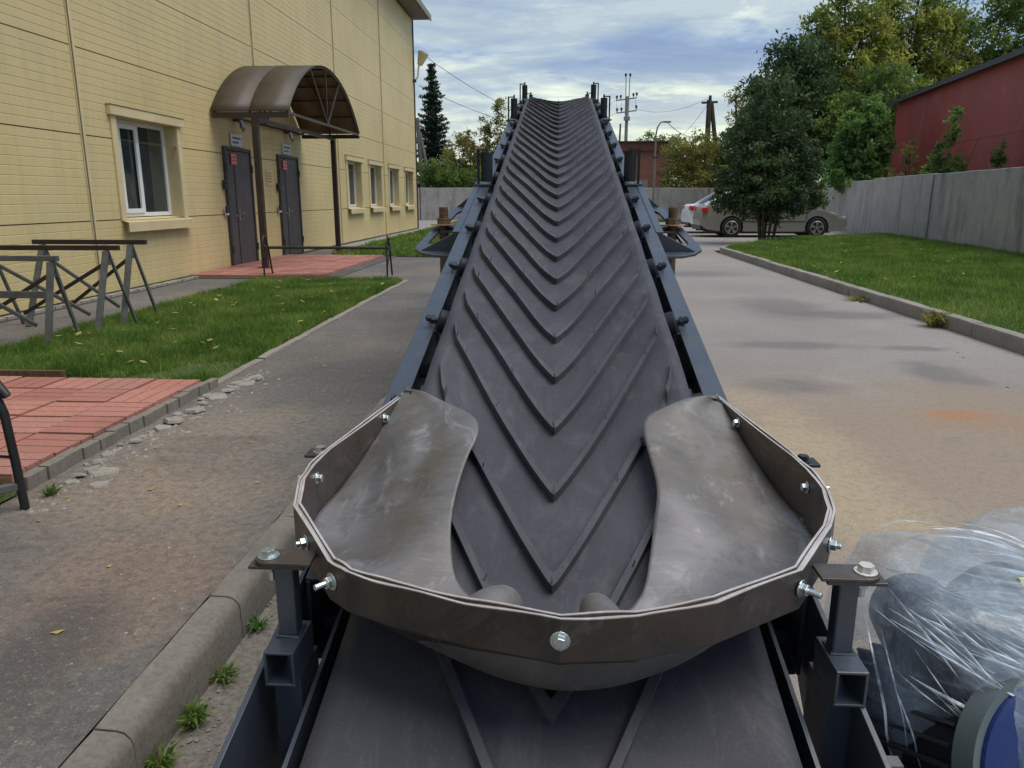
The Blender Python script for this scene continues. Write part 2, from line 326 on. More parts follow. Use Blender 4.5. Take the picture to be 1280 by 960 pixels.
MAT['blue_paint'] = simple('blue_motor_paint', (0.008, 0.024, 0.115), 0.3, var=0.2)
MAT['grey_cast'] = simple('grey_cast_ring', (0.11, 0.14, 0.15), 0.4, 0.2)
MAT['motor_dark'] = simple('dark_motor_casing', (0.028, 0.03, 0.036), 0.45)
def m_film():
    g = G('stretch_film'); nt = g.nt
    def dot(v):
        n = nt.nodes.new('ShaderNodeVectorMath'); n.operation = 'DOT_PRODUCT'; n.inputs[1].default_value = v; g.L(g.geo.outputs['Position'], n.inputs[0]); return n.outputs['Value']
    D = Vector((0.80, -0.22, -0.56)).normalized(); E1 = D.cross(Vector((0, 1, 0))).normalized(); E2 = D.cross(E1)
    def fib(a, b, c_, off):
        cb = nt.nodes.new('ShaderNodeCombineXYZ'); g.L(g.math('ADD', g.math('MULTIPLY', dot(tuple(D)), a), off), cb.inputs[0]); g.L(g.math('MULTIPLY', dot(tuple(E1)), b), cb.inputs[1]); g.L(g.math('MULTIPLY', dot(tuple(E2)), c_), cb.inputs[2]); return cb.outputs[0]
    w = g.noise(1.0, 3, 0.55, 0.0, fib(0.9, 26, 20, 3.0)); w2 = g.noise(1.0, 2, 0.5, 0.0, fib(2.2, 95, 70, 9.0)); w3 = g.noise(1.0, 2, 0.5, 0.3, fib(3, 6, 6, 1.0))
    f = g.math('ADD', g.ramp(w, [(0.46, 0.02), (0.51, 0.36), (0.55, 0.10), (0.60, 0.06), (0.66, 0.5), (0.74, 0.2)]), g.ramp(w2, [(0.52, 0.0), (0.60, 0.40), (0.66, 0.05)]))
    f = g.math('ADD', g.math('MULTIPLY', f, 0.22), g.ramp(w3, [(0.38, 0.10), (0.62, 0.34)]), True)
    g.set((0.66, 0.78, 0.92), 0.12, 0.0, 1.0)
    g.bump(w, 0.35, 0.008)
    tr = nt.nodes.new('ShaderNodeBsdfTransparent'); tr.inputs[0].default_value = (0.95, 0.97, 0.99, 1)
    mx = nt.nodes.new('ShaderNodeMixShader'); g.L(f, mx.inputs[0])
    g.L(tr.outputs[0], mx.inputs[1]); g.L(g.b.outputs[0], mx.inputs[2]); g.L(mx.outputs[0], nt.nodes['Material Output'].inputs[0])
    return g.m
MAT['film'] = m_film()
def m_fold():
    g = G('film_fold_white'); nt = g.nt
    g.set((0.74, 0.84, 0.95), 0.15, 0.0, 1.0)
    tr = nt.nodes.new('ShaderNodeBsdfTransparent'); mx = nt.nodes.new('ShaderNodeMixShader')
    g.L(g.ramp(g.noise(28, 3), [(0.40, 0.12), (0.64, 0.65)]), mx.inputs[0])
    g.L(tr.outputs[0], mx.inputs[1]); g.L(g.b.outputs[0], mx.inputs[2]); g.L(mx.outputs[0], nt.nodes['Material Output'].inputs[0]); return g.m
MAT['film_fold'] = m_fold()
def m_redmetal():
    g = G('red_garage_sheet')
    c = g.ramp(g.noise(0.5, 6, 0.6, 0.3), [(0.3, (0.28, 0.042, 0.036)), (0.7, (0.36, 0.064, 0.054))])
    c = g.mix(g.ramp(g.noise(1.6, 6, 0.7, 0.2, g.vec((1, 1, 0.2))), [(0.48, 0.0), (0.68, 0.6)]), c, (0.22, 0.075, 0.062))
    c = g.mix(g.ramp(g.noise(0.7, 7, 0.7, 0.5, g.vec((1, 1, 1), (9, 2, 1))), [(0.52, 0.0), (0.66, 0.4)]), c, (0.42, 0.16, 0.14))
    return g.set(c, 0.6)
MAT['red_metal'] = m_redmetal()
MAT['dark_roof'] = simple('dark_roof_sheet', (0.055, 0.05, 0.052), 0.6)
def m_brick():
    g = G('far_brickwork')
    br = g.nt.nodes.new('ShaderNodeTexBrick'); g.L(g.vec((1, 1, 1), rot=(R(90), 0, 0)), br.inputs['Vector'])
    br.inputs['Scale'].default_value = 1.0; br.inputs['Brick Width'].default_value = 0.25; br.inputs['Row Height'].default_value = 0.075
    br.inputs['Mortar Size'].default_value = 0.006
    br.inputs['Color1'].default_value = (0.26, 0.085, 0.055, 1); br.inputs['Color2'].default_value = (0.34, 0.125, 0.085, 1); br.inputs['Mortar'].default_value = (0.24, 0.20, 0.17, 1)
    c = g.mix(g.ramp(g.noise(0.8, 6, 0.7), [(0.5, 0.0), (0.72, 0.5)]), br.outputs[0], (0.17, 0.09, 0.07))
    return g.set(c, 0.9)
MAT['brick'] = m_brick()
MAT['earth'] = simple('distant_ground', (0.10, 0.10, 0.07), 0.95, var=0.3, scale=0.3)
MAT['car_olive'] = simple('silver_olive_car_paint', (0.215, 0.21, 0.175), 0.26, 0.0, var=0.02, scale=0.6, spec=0.8)
MAT['car_white'] = simple('white_car_paint', (0.75, 0.80, 0.88), 0.22, var=0.01, scale=0.6)
MAT['tyre'] = simple('tyre_rubber', (0.02, 0.02, 0.021), 0.85)
MAT['rim'] = simple('alloy_rim', (0.42, 0.42, 0.43), 0.35, 0.7)
MAT['lamp_red'] = simple('red_lamp_lens', (0.55, 0.03, 0.025), 0.25)
MAT['lamp_clear'] = simple('clear_lamp_lens', (0.55, 0.58, 0.6), 0.15, 0.3)

# ================================================================ mesh helpers
def tag(o, label=None, cat=None, group=None, kind=None):
    if label: o['label'] = label
    if cat: o['category'] = cat
    if group: o['group'] = group
    if kind: o['kind'] = kind
    return o
def link(o, parent=None):
    col.objects.link(o)
    if parent is not None: o.parent = parent
    return o
def empty(name, loc=(0, 0, 0), rot=(0, 0, 0), label=None, cat=None, group=None):
    o = bpy.data.objects.new(name, None); o.empty_display_size = 0.1
    o.location = loc; o.rotation_euler = rot; link(o); return tag(o, label, cat, group)
class MB:
    def __init__(s): s.v = []; s.f = []; s.mi = []
    def add(s, vs, fs, mi=0):
        n = len(s.v); s.v += [tuple(p) for p in vs]; s.f += [tuple(i + n for i in f) for f in fs]; s.mi += [mi] * len(fs); return s
    def box(s, c, d, rot=None, mi=0):
        hx, hy, hz = d[0] / 2, d[1] / 2, d[2] / 2
        vs = [Vector((x, y, z)) for x in (-hx, hx) for y in (-hy, hy) for z in (-hz, hz)]
        if rot is not None: vs = [rot @ p for p in vs]
        c = Vector(c); vs = [p + c for p in vs]
        return s.add(vs, [(0, 1, 3, 2), (4, 6, 7, 5), (0, 4, 5, 1), (2, 3, 7, 6), (0, 2, 6, 4), (1, 5, 7, 3)], mi)
    def bar(s, a, b, w, h, up=(0, 0, 1), mi=0):
        a, b = Vector(a), Vector(b); d = (b - a); L = d.length; d.normalize(); up = Vector(up)
        x = d.cross(up)
        if x.length < 1e-4: x = d.cross(Vector((0, 1, 0)))
        x.normalize(); z = x.cross(d)
        m = Matrix((x, d, z)).transposed()
        return s.box((a + b) / 2, (w, L, h), m, mi)
    def cyl(s, a, b, r0, r1=None, n=12, caps=True, mi=0):
        r1 = r0 if r1 is None else r1; a, b = Vector(a), Vector(b); d = (b - a).normalized()
        x = d.orthogonal().normalized(); y = d.cross(x)
        vs = []
        for p, r in ((a, r0), (b, r1)):
            for i in range(n):
                t = 2 * math.pi * i / n; vs.append(p + (x * math.cos(t) + y * math.sin(t)) * r)
        fs = [(i, (i + 1) % n, n + (i + 1) % n, n + i) for i in range(n)]
        if caps: fs += [tuple(range(n - 1, -1, -1)), tuple(range(n, 2 * n))]
        return s.add(vs, fs, mi)
    def tube(s, pts, r, n=8, closed=False, mi=0):
        pts = [Vector(p) for p in pts]; rs = r if isinstance(r, (list, tuple)) else [r] * len(pts)
        vs = []; N = len(pts); x = None
        for i, p in enumerate(pts):
            d = (pts[(i + 1) % N] - pts[i - 1]) if (closed or 0 < i < N - 1) else (pts[min(i + 1, N - 1)] - pts[max(i - 1, 0)])
            d.normalize()
            if x is None: x = d.orthogonal().normalized()
            x = (x - d * x.dot(d)).normalized(); y = d.cross(x)
            for k in range(n):
                t = 2 * math.pi * k / n; vs.append(p + (x * math.cos(t) + y * math.sin(t)) * rs[i])
        fs = []
        for i in range(N if closed else N - 1):
            j = (i + 1) % N
            for k in range(n): fs.append((i * n + k, i * n + (k + 1) % n, j * n + (k + 1) % n, j * n + k))
        if not closed: fs += [tuple(range(n - 1, -1, -1)), tuple((N - 1) * n + k for k in range(n))]
        return s.add(vs, fs, mi)
    def prism(s, poly, axis, a, b, mi=0):
        """poly: 2D points; axis 'x','y','z' extrusion from a to b"""
        def P(u, v, w): return {'x': (w, u, v), 'y': (u, w, v), 'z': (u, v, w)}[axis]
        n = len(poly); vs = [P(u, v, a) for u, v in poly] + [P(u, v, b) for u, v in poly]
        fs = [tuple(range(n - 1, -1, -1)), tuple(range(n, 2 * n))] + [(i, (i + 1) % n, n + (i + 1) % n, n + i) for i in range(n)]
        return s.add(vs, fs, mi)
    def grid(s, rows, mi=0, closed=False):
        n = len(rows[0]); vs = [p for r in rows for p in r]; fs = []
        for i in range(len(rows) - 1):
            for k in range(n if closed else n - 1):
                fs.append((i * n + k, i * n + (k + 1) % n, (i + 1) * n + (k + 1) % n, (i + 1) * n + k))
        return s.add(vs, fs, mi)
    def mesh(s, name, mat, smooth=False):
        me = bpy.data.meshes.new(name); me.from_pydata([tuple(p) for p in s.v], [], s.f)
        for m in (mat if isinstance(mat, (list, tuple)) else [mat]): me.materials.append(m)
        if isinstance(mat, (list, tuple)): me.polygons.foreach_set('material_index', s.mi)
        bm = bmesh.new(); bm.from_mesh(me); bmesh.ops.recalc_face_normals(bm, faces=bm.faces); bm.to_mesh(me); bm.free()
        if smooth:
            me.polygons.foreach_set('use_smooth', [True] * len(me.polygons))
            try: me.set_sharp_from_angle(angle=R(38))
            except Exception: pass
        me.update(); return me
    def build(s, name, mat, parent=None, smooth=False, bevel=0, loc=None):
        o = bpy.data.objects.new(name, s.mesh(name, mat, smooth)); link(o, parent)
        if bevel: bev(o, bevel)
        if loc: o.location = loc
        return o
def bev(o, w, seg=2):
    m = o.modifiers.new('bevel', 'BEVEL'); m.width = w; m.segments = seg; m.limit_method = 'ANGLE'; m.angle_limit = R(40); m.harden_normals = False
def inst(name, me, parent=None, loc=(0, 0, 0), rot=(0, 0, 0), scale=None):
    o = bpy.data.objects.new(name, me); o.location = loc; o.rotation_euler = rot
    if scale: o.scale = scale
    return link(o, parent)
def copy_tree(o, parent=None):
    c = o.copy(); col.objects.link(c); c.parent = parent
    for ch in [k for k in o.children]: copy_tree(ch, c)
    return c
def quads_mesh(name, verts, nq, tint, mat, k=4):
    """numpy verts (nq*k,3) -> k-gon mesh with a 'tint' per face"""
    me = bpy.data.meshes.new(name); me.vertices.add(nq * k); me.vertices.foreach_set('co', verts.astype(np.float32).ravel())
    me.loops.add(nq * k); me.loops.foreach_set('vertex_index', np.arange(nq * k, dtype=np.int32))
    me.polygons.add(nq); me.polygons.foreach_set('loop_start', np.arange(0, nq * k, k, dtype=np.int32))
    me.update(calc_edges=True)
    a = me.attributes.new('tint', 'FLOAT', 'FACE'); a.data.foreach_set('value', tint.astype(np.float32))
    me.materials.append(mat); return me
def bolt_mb(m, p, d, r=0.009, shaft=0.0, washer=True, head=0.008):
    """hexagon head at p along d; optional threaded end past the nut"""
    p, d = Vector(p), Vector(d).normalized()
    if washer: m.cyl(p, p + d * 0.002, r * 1.45, n=16)
    m.cyl(p + d * 0.002, p + d * (0.002 + head), r, n=6)
    if shaft: m.cyl(p + d * (0.002 + head), p + d * (0.002 + head + shaft), r * 0.5, n=10)
    return m

# ================================================================ GROUND
g = MB(); S = 900
g.add([(-S, -S, -0.32), (S, -S, -0.32), (S, S, -0.32), (-S, S, -0.32)], [(0, 1, 2, 3)])
tag(g.build('ground', MAT['earth']), kind='structure')
def road_z(x):
    if x < -0.9: return -0.15
    if x > 0.95: return 0.0
    t = (x + 0.9) / 1.85; return -0.15 + 0.15 * t * t * (3 - 2 * t)
m = MB()
xs = [-0.985, -0.9, -0.6, -0.3, 0, 0.3, 0.6, 0.95, 1.5, 2.5, 3.745]
ys = [-3, 0, 2, 5, 10, 16.5, 19.0]
m.grid([[(x, y, road_z(x)) for x in xs] for y in ys])
tag(m.build('road', MAT['road']), kind='structure')
# the yard beyond: runs right behind the lawn and left across to the fence
m = MB()
m.add([(-9, 19.002, -0.004), (11.6, 19.002, -0.004), (13.2, 45.2, -0.004), (-12, 45.2, -0.004)], [(0, 1, 2, 3)])
m.add([(-0.985, 19.0, -0.15), (0.95, 19.0, 0.0), (-0.985, 19.0, 0.0)], [(0, 1, 2)])
tag(m.build('yard', MAT['road']), kind='structure')
m = MB()
def rowp(y, z=0.0): return [(-8.0, y, z), (-5, y, z), (-3.5, y, z), (-2.3, y, z), (-1.083, y, z)]
m.grid([rowp(y) for y in (-3, 0, 2, 3.5, 5, 8, 12, 16.3, 19.0)])
tag(m.build('pavement', MAT['asphalt_left']), kind='structure')
# gravel drifts against the low side of the left kerb
m = MB()
m.grid([[(-0.985, y, -0.143), (-0.86 + 0.02 * math.sin(y * 7), y, -0.140), (-0.6 + 0.05 * math.sin(y * 3), y, -0.135)] for y in np.arange(0.6, 9.0, 0.2)])
tag(m.build('gravel_verge', MAT['gravel']), kind='structure')
pts = []
for i in range(900):
    y = 0.9 + 4.5 * rnd.random() ** 1.6; x = -0.975 + 0.42 * rnd.random() ** 1.3
    pts.append((x, y, -0.137, 0.0022 + 0.006 * rnd.random() ** 2.5))
m = MB()
for x, y, z, r in pts:
    a = rnd.random() * 3; c_, s_ = math.cos(a) * r, math.sin(a) * r
    m.add([(x + c_, y + s_, z), (x - s_, y + c_, z), (x - c_, y - s_, z), (x + s_, y - c_, z), (x, y, z + r * 0.8)], [(0, 1, 4), (1, 2, 4), (2, 3, 4), (3, 0, 4)])
for i in range(500):
    y = 1.2 + 5 * rnd.random(); x = -1.12 - 1.1 * rnd.random(); r = 0.002 + 0.006 * rnd.random() ** 4
    m.add([(x + r, y, 0.001), (x, y + r * .8, 0.001), (x - r, y, 0.001), (x, y - r, 0.001), (x, y, r * .7)], [(0, 1, 4), (1, 2, 4), (2, 3, 4), (3, 0, 4)])
tag(m.build('gravel', MAT['rubble']), kind='stuff')

# --- left kerb, stones laid end to end along the drop to the road
left_kerb = empty('left_kerb', (-1.03, 0, -0.15)); tag(left_kerb, kind='structure')
prof = [(-0.052, -0.10), (-0.052, 0.150), (-0.044, 0.157), (0.010, 0.156), (0.028, 0.150), (0.042, 0.135), (0.048, 0.115), (0.050, 0.0), (0.050, -0.10)]
def kerb_mesh(L, prof, seed, name, mat, wob=0.0025):
    m = MB(); rows = []; n = 7
    for i in range(n + 1):
        y = L * i / n; yy = min(max(y, 0.001), L - 0.001)
        ins = 0.004 if i in (0, n) else 0
        rows.append([(u * (1 - ins * 5) + wob * mnoise.noise((u * 9, y * 6, seed)), yy, v - (ins if v > 0 else 0) + wob * mnoise.noise((y * 5, v * 9 + u * 20, seed + 5))) for u, v in prof])
    m.grid(rows); k = len(prof)
    m.f.append(tuple(range(k - 1, -1, -1))); m.mi.append(0); m.f.append(tuple(n * k + j for j in range(k))); m.mi.append(0)
    me = m.mesh(name, mat, True); return me
km = [kerb_mesh(0.622, prof, i * 3.7, 'kerb_stone', MAT['kerb']) for i in range(4)]
y = -0.36
i = 0
while y < 18.9:
    inst('kerb_stone', km[i % 4], left_kerb, (0, y, rnd.uniform(-0.003, 0.003)), (0, 0, rnd.uniform(-0.003, 0.003))); y += 0.624; i += 1
# --- right kerb round the lawn
right_kerb = empty('right_kerb', (0, 0, 0)); tag(right_kerb, kind='structure')
prof2 = [(-0.055, -0.12), (-0.055, 0.105), (-0.044, 0.125), (0.055, 0.130), (0.072, 0.122), (0.075, -0.12)]
km2 = [kerb_mesh(0.99, prof2, 9 + i * 3.7, 'kerb_stone', MAT['kerb_pale'], 0.004) for i in range(4)]
RK = [(3.80, -1.0), (3.80, 18.2), (4.05, 19.0), (4.6, 20.0), (6.4, 22.9), (8.2, 24.4), (10.0, 25.4)]
for (x0, y0), (x1, y1) in zip(RK, RK[1:]):
    L = math.hypot(x1 - x0, y1 - y0); n = max(1, round(L)); a = math.atan2(-(x1 - x0), y1 - y0)
    for k in range(n):
        t = k / n; o = inst('kerb_stone', km2[(k + i) % 4], right_kerb, (x0 + (x1 - x0) * t, y0 + (y1 - y0) * t, rnd.uniform(-0.006, 0.006)), (0, 0, a + rnd.uniform(-0.006, 0.006)), (1, L / n, 1))
# --- thin kerb at the edge of the left lawn
lawn_kerb = empty('lawn_edging', (-2.28, 0, 0)); tag(lawn_kerb, kind='structure')
prof3 = [(-0.03, -0.1), (-0.03, 0.022), (0.03, 0.020), (0.036, -0.1)]
km3 = [kerb_mesh(0.99, prof3, 29 + i * 3.7, 'edging_stone', MAT['kerb_pale'], 0.008) for i in range(3)]
for k in range(7):
    inst('edging_stone', km3[k % 3], lawn_kerb, (0.005 * (k % 2), 4.72 + k, rnd.uniform(-0.012, 0.004)), (0, 0, rnd.uniform(-0.01, 0.01)))

# --- lawns: soil sheets + blades
def in_poly(px, py, poly):
    ins = np.zeros(len(px), bool); n = len(poly)
    for i in range(n):
        x0, y0 = poly[i]; x1, y1 = poly[(i + 1) % n]
        c = ((y0 > py) != (y1 > py)) & (px < (x1 - x0) * (py - y0) / (y1 - y0 + 1e-12) + x0); ins ^= c
    return ins
def lawn(name, poly, z, n, h0, h1, wid, dens_pow=0.0, bare=(), hump=0.03):
    m = MB(); m.add([(x, y, z) for x, y in poly], [tuple(range(len(poly)))])
    base = m.build(name, MAT['turf']); tag(base, kind='structure')
    P = np.array(poly); lo, hi = P.min(0), P.max(0)
    u = nrng.random((n * 4, 2)); 
    if dens_pow: u[:, 1] = u[:, 1] ** dens_pow
    q = lo + u * (hi - lo); q = q[in_poly(q[:, 0], q[:, 1], poly)]
    for bx, by, br in bare:
        d = np.hypot(q[:, 0] - bx, q[:, 1] - by); q = q[(d > br) | (nrng.random(len(q)) < 0.15)]
    q = q[:n]; k = len(q)
    hn = np.array([mnoise.noise((a * 1.3, b * 1.3, 3.0)) + 0.6 * mnoise.noise((a * 4.5, b * 4.5, 9.0)) for a, b in q])
    h = (h0 + (h1 - h0) * np.clip(0.5 + hn * 0.7, 0, 1)) * (0.55 + 0.7 * nrng.random(k))
    a = nrng.random(k) * 2 * math.pi; w = wid * (0.6 + 0.8 * nrng.random(k)) * (1 + 0.04 * np.maximum(q[:, 1] - 6, 0))
    lean = nrng.normal(0, 0.55, (k, 2)) * h[:, None]
    V = np.zeros((k, 3, 3)); z0 = z - 0.005
    V[:, 0] = np.stack([q[:, 0] - np.cos(a) * w, q[:, 1] - np.sin(a) * w, np.full(k, z0)], 1)
    V[:, 1] = np.stack([q[:, 0] + np.cos(a) * w, q[:, 1] + np.sin(a) * w, np.full(k, z0)], 1)
    V[:, 2] = np.stack([q[:, 0] + lean[:, 0], q[:, 1] + lean[:, 1], z0 + h], 1)
    tint = np.clip(0.5 + 0.35 * nrng.normal(0, 1, k) + 0.2 * hn, 0, 1)
    me = quads_mesh('grass', V.reshape(-1, 3), k, tint, MAT['grass'], 3)
    o = link(bpy.data.objects.new('grass', me)); tag(o, kind='stuff'); return o
lawn('left_lawn', [(-2.32, 4.80), (-3.0, 5.0), (-3.9, 5.05), (-4.55, 5.6), (-4.6, 7.0), (-4.55, 8.6), (-4.5, 11.55), (-2.32, 11.6)], 0.012, 90000, 0.035, 0.10, 0.0035, 1.25, bare=((-2.5, 5.3, 0.28), (-2.75, 5.0, 0.2)))
lawn('corner_lawn', [(-2.25, 2.92), (-5.4, 2.92), (-5.4, 1.5), (-2.3, 1.7)], 0.012, 9000, 0.04, 0.11, 0.003)
lawn('far_left_lawn', [(-2.45, 16.4), (-4.9, 16.6), (-5.15, 21), (-5.2, 33), (-5.3, 44), (-2.0, 44), (-2.0, 30)], 0.012, 22000, 0.05, 0.13, 0.010, 1.4)
WALL = lambda y: 9.5 + (y - 16.4) * 0.118
lawn('right_lawn', [(3.86, -1), (3.86, 18.2), (4.12, 18.95), (4.65, 19.9), (6.45, 22.8), (8.25, 24.3), (10.05, 25.3), (WALL(25.3) - .05, 25.3), (WALL(10), 10), (WALL(-1), -1)], 0.095, 150000, 0.05, 0.12, 0.0045, 1.15)
lawn('fence_verge', [(4.4, 42), (4.4, 44.6), (11.8, 44.6), (11.6, 42)], 0.012, 5000, 0.06, 0.15, 0.012)

# ================================================================ YELLOW BUILDING
BX = -5.78
bld = empty('yellow_building', (BX, 20, 0), label='long two storey building clad in pale yellow ribbed panels, left side of the yard', cat='building')
def bpart(mb, name, mat, parent=bld, smooth=False, bevel=0, off=True):
    o = mb.build(name, mat, None, smooth, bevel); o.parent = parent
    if off: o.location = Vector((0, 0, 0)) - Vector(bld.location)
    return o
# openings: (y0,y1,z0,z1)
WIN = [(10.22, 11.86, 0.93, 2.27), (-0.2, 1.4, 0.93, 2.27), (4.6, 6.2, 0.93, 2.27)]
WINB = [(21.55, 23.1, 0.95, 2.24), (24.15, 25.75, 0.95, 2.24), (26.98, 28.55, 0.95, 2.24), (29.8, 31.4, 0.95, 2.24)]
DOORS = [(13.47, 14.66, 0.03, 2.10), (16.1, 17.36, 0.03, 2.10)]
OPEN = WIN + WINB + DOORS
VJ = [-8.0, -2.0, 3.75, 9.47, 15.22, 20.75, 26.2, 32.25]
HZ = [0.03, 0.945, 1.975, 2.985, 3.98, 4.98, 5.98, 6.98, 8.0]
def ribbed(y0, y1, z0, z1):
    m = MB(); zs = set([z0, z1]); ys_ = set([y0, y1]); hit = []
    for o in OPEN:
        if o[0] < y1 and o[1] > y0 and o[2] < z1 and o[3] > z0:
            hit.append(o)
            for yy in o[:2]:
                if y0 < yy < y1: ys_.add(yy)
            for zz in o[2:]:
                if z0 < zz < z1: zs.add(zz)
    # rib profile (depth,z): shallow V groove each 0.1 m
    nr = max(1, round((z1 - z0) / 0.1)); p = (z1 - z0) / nr
    prof = []
    for k in range(nr):
        a = z0 + k * p; prof += [(a + 0.006 if k else a + 0.0, 0.0)] if k == 0 else [(a - 0.006, 0.0), (a, -0.0045), (a + 0.006, 0.0)]
    prof.append((z1, 0.0))
    def dep(z):
        for (za, da), (zb, db) in zip(prof, prof[1:]):
            if za <= z <= zb: return da + (db - da) * (z - za) / max(zb - za, 1e-9)
        return 0.0
    allz = sorted(set([a for a, _ in prof]) | zs); yl = sorted(ys_)
    for ya, yb in zip(yl, yl[1:]):
        for za, zb in zip(allz, allz[1:]):
            ym, zm = (ya + yb) / 2, (za + zb) / 2
            if any(o[0] < ym < o[1] and o[2] < zm < o[3] for o in hit): continue
            xa, xb = BX + dep(za), BX + dep(zb)
            m.add([(xa, ya, za), (xa, yb, za), (xb, yb, zb), (xb, ya, zb)], [(0, 1, 2, 3)])
    # edge returns
    for zz in (z0, z1): m.add([(BX, y0, zz), (BX, y1, zz), (BX - 0.03, y1, zz), (BX - 0.03, y0, zz)], [(0, 1, 2, 3)])
    for yy in (y0, y1): m.add([(BX, yy, z0), (BX, yy, z1), (BX - 0.03, yy, z1), (BX - 0.03, yy, z0)], [(0, 1, 2, 3)])
    return m
for ya, yb in zip(VJ, VJ[1:]):
    for za, zb in zip(HZ, HZ[1:]):
        o = bpart(ribbed(ya + 0.045, yb - 0.045, za + 0.007, zb - 0.007), 'cladding_panel', MAT['siding'])
# core wall with the openings punched, 3 cm behind the panels (seen in the joints)
m = MB(); ysl = sorted(set([VJ[0], VJ[-1]] + [v for o in OPEN for v in o[:2]])); 
for ya, yb in zip(ysl, ysl[1:]):
    ym = (ya + yb) / 2; cuts = [o for o in OPEN if o[0] < ym < o[1]]
    segs = [(-0.3, 8.05)]
    for o in cuts: segs = [(segs[0][0], o[2]), (o[3], segs[0][1])]
    for a, b in segs: m.add([(BX - 0.02, ya, a), (BX - 0.02, yb, a), (BX - 0.02, yb, b), (BX - 0.02, ya, b)], [(0, 1, 2, 3)])
bpart(m, 'joint_backing', MAT['joint'])
m = MB()
m.box((BX - 5.4, 32.26 + 0.02, 4), (10.6, 0.06, 8.1)); m.box((BX - 10.7, 12, 4), (0.1, 40.4, 8.1)); m.box((BX - 5.4, -8.0, 4), (10.6, 0.1, 8.1))
bpart(m, 'rear_wall', MAT['siding'])
# vertical cover strips
for k, y in enumerate(VJ[1:-1]):
    m = MB(); m.box((BX + 0.006, y, 3.97), (0.022, 0.085, 8.06))
    o = bpart(m, 'cover_strip', MAT['trim'])
    m = MB(); m.box((BX + 0.0205, y - 0.024, 3.97), (0.009, 0.018, 8.05))
    o2 = m.build('strip_seam', MAT['joint']); o2.parent = o
m = MB(); m.box((BX + 0.012, 32.27, 3.97), (0.05, 0.10, 8.06)); bpart(m, 'corner_strip', MAT['brown_steel'])
# roof eave with boxed soffit
m = MB(); m.box((BX - 5.0, 12.1, 8.16), (11.3, 41.2, 0.14)); bpart(m, 'roof', MAT['eave'])
m = MB()
for k in range(24):
    y = 28.0 + k * 0.19; m.box((BX + 0.32, y, 8.075), (0.58, 0.165, 0.018))
m.box((BX + 0.32, 9.8, 8.075), (0.58, 36.2, 0.018)); bpart(m, 'soffit', MAT['eave'])
m = MB(); m.box((BX + 0.665, 12.15, 8.17), (0.03, 41.3, 0.22)); bpart(m, 'fascia', MAT['eave'])
# plinth, stone dado and concrete skirt below the panels
m = MB(); m.box((BX - 0.005, 12, -0.04), (0.05, 40.5, 0.13)); bpart(m, 'plinth', MAT['plinth'])
m = MB()
y = 3.5
while y < 13.2:
    w = rnd.uniform(0.10, 0.22)
    for r_ in range(1):
        m.box((BX + 0.14 + rnd.uniform(-0.01, 0.01), y + w / 2, -0.005 + r_ * 0.07), (0.09, w - 0.02, 0.085), Matrix.Rotation(rnd.uniform(-0.08, 0.08), 3, 'Y'))
    y += w
o = bpart(m, 'plinth_stonework', MAT['rubble']); o['kind'] = 'stuff'
m = MB(); m.box((BX + 0.10, 8.3, -0.055), (0.22, 9.8, 0.135)); bpart(m, 'plinth_skirt', MAT['plinth'])
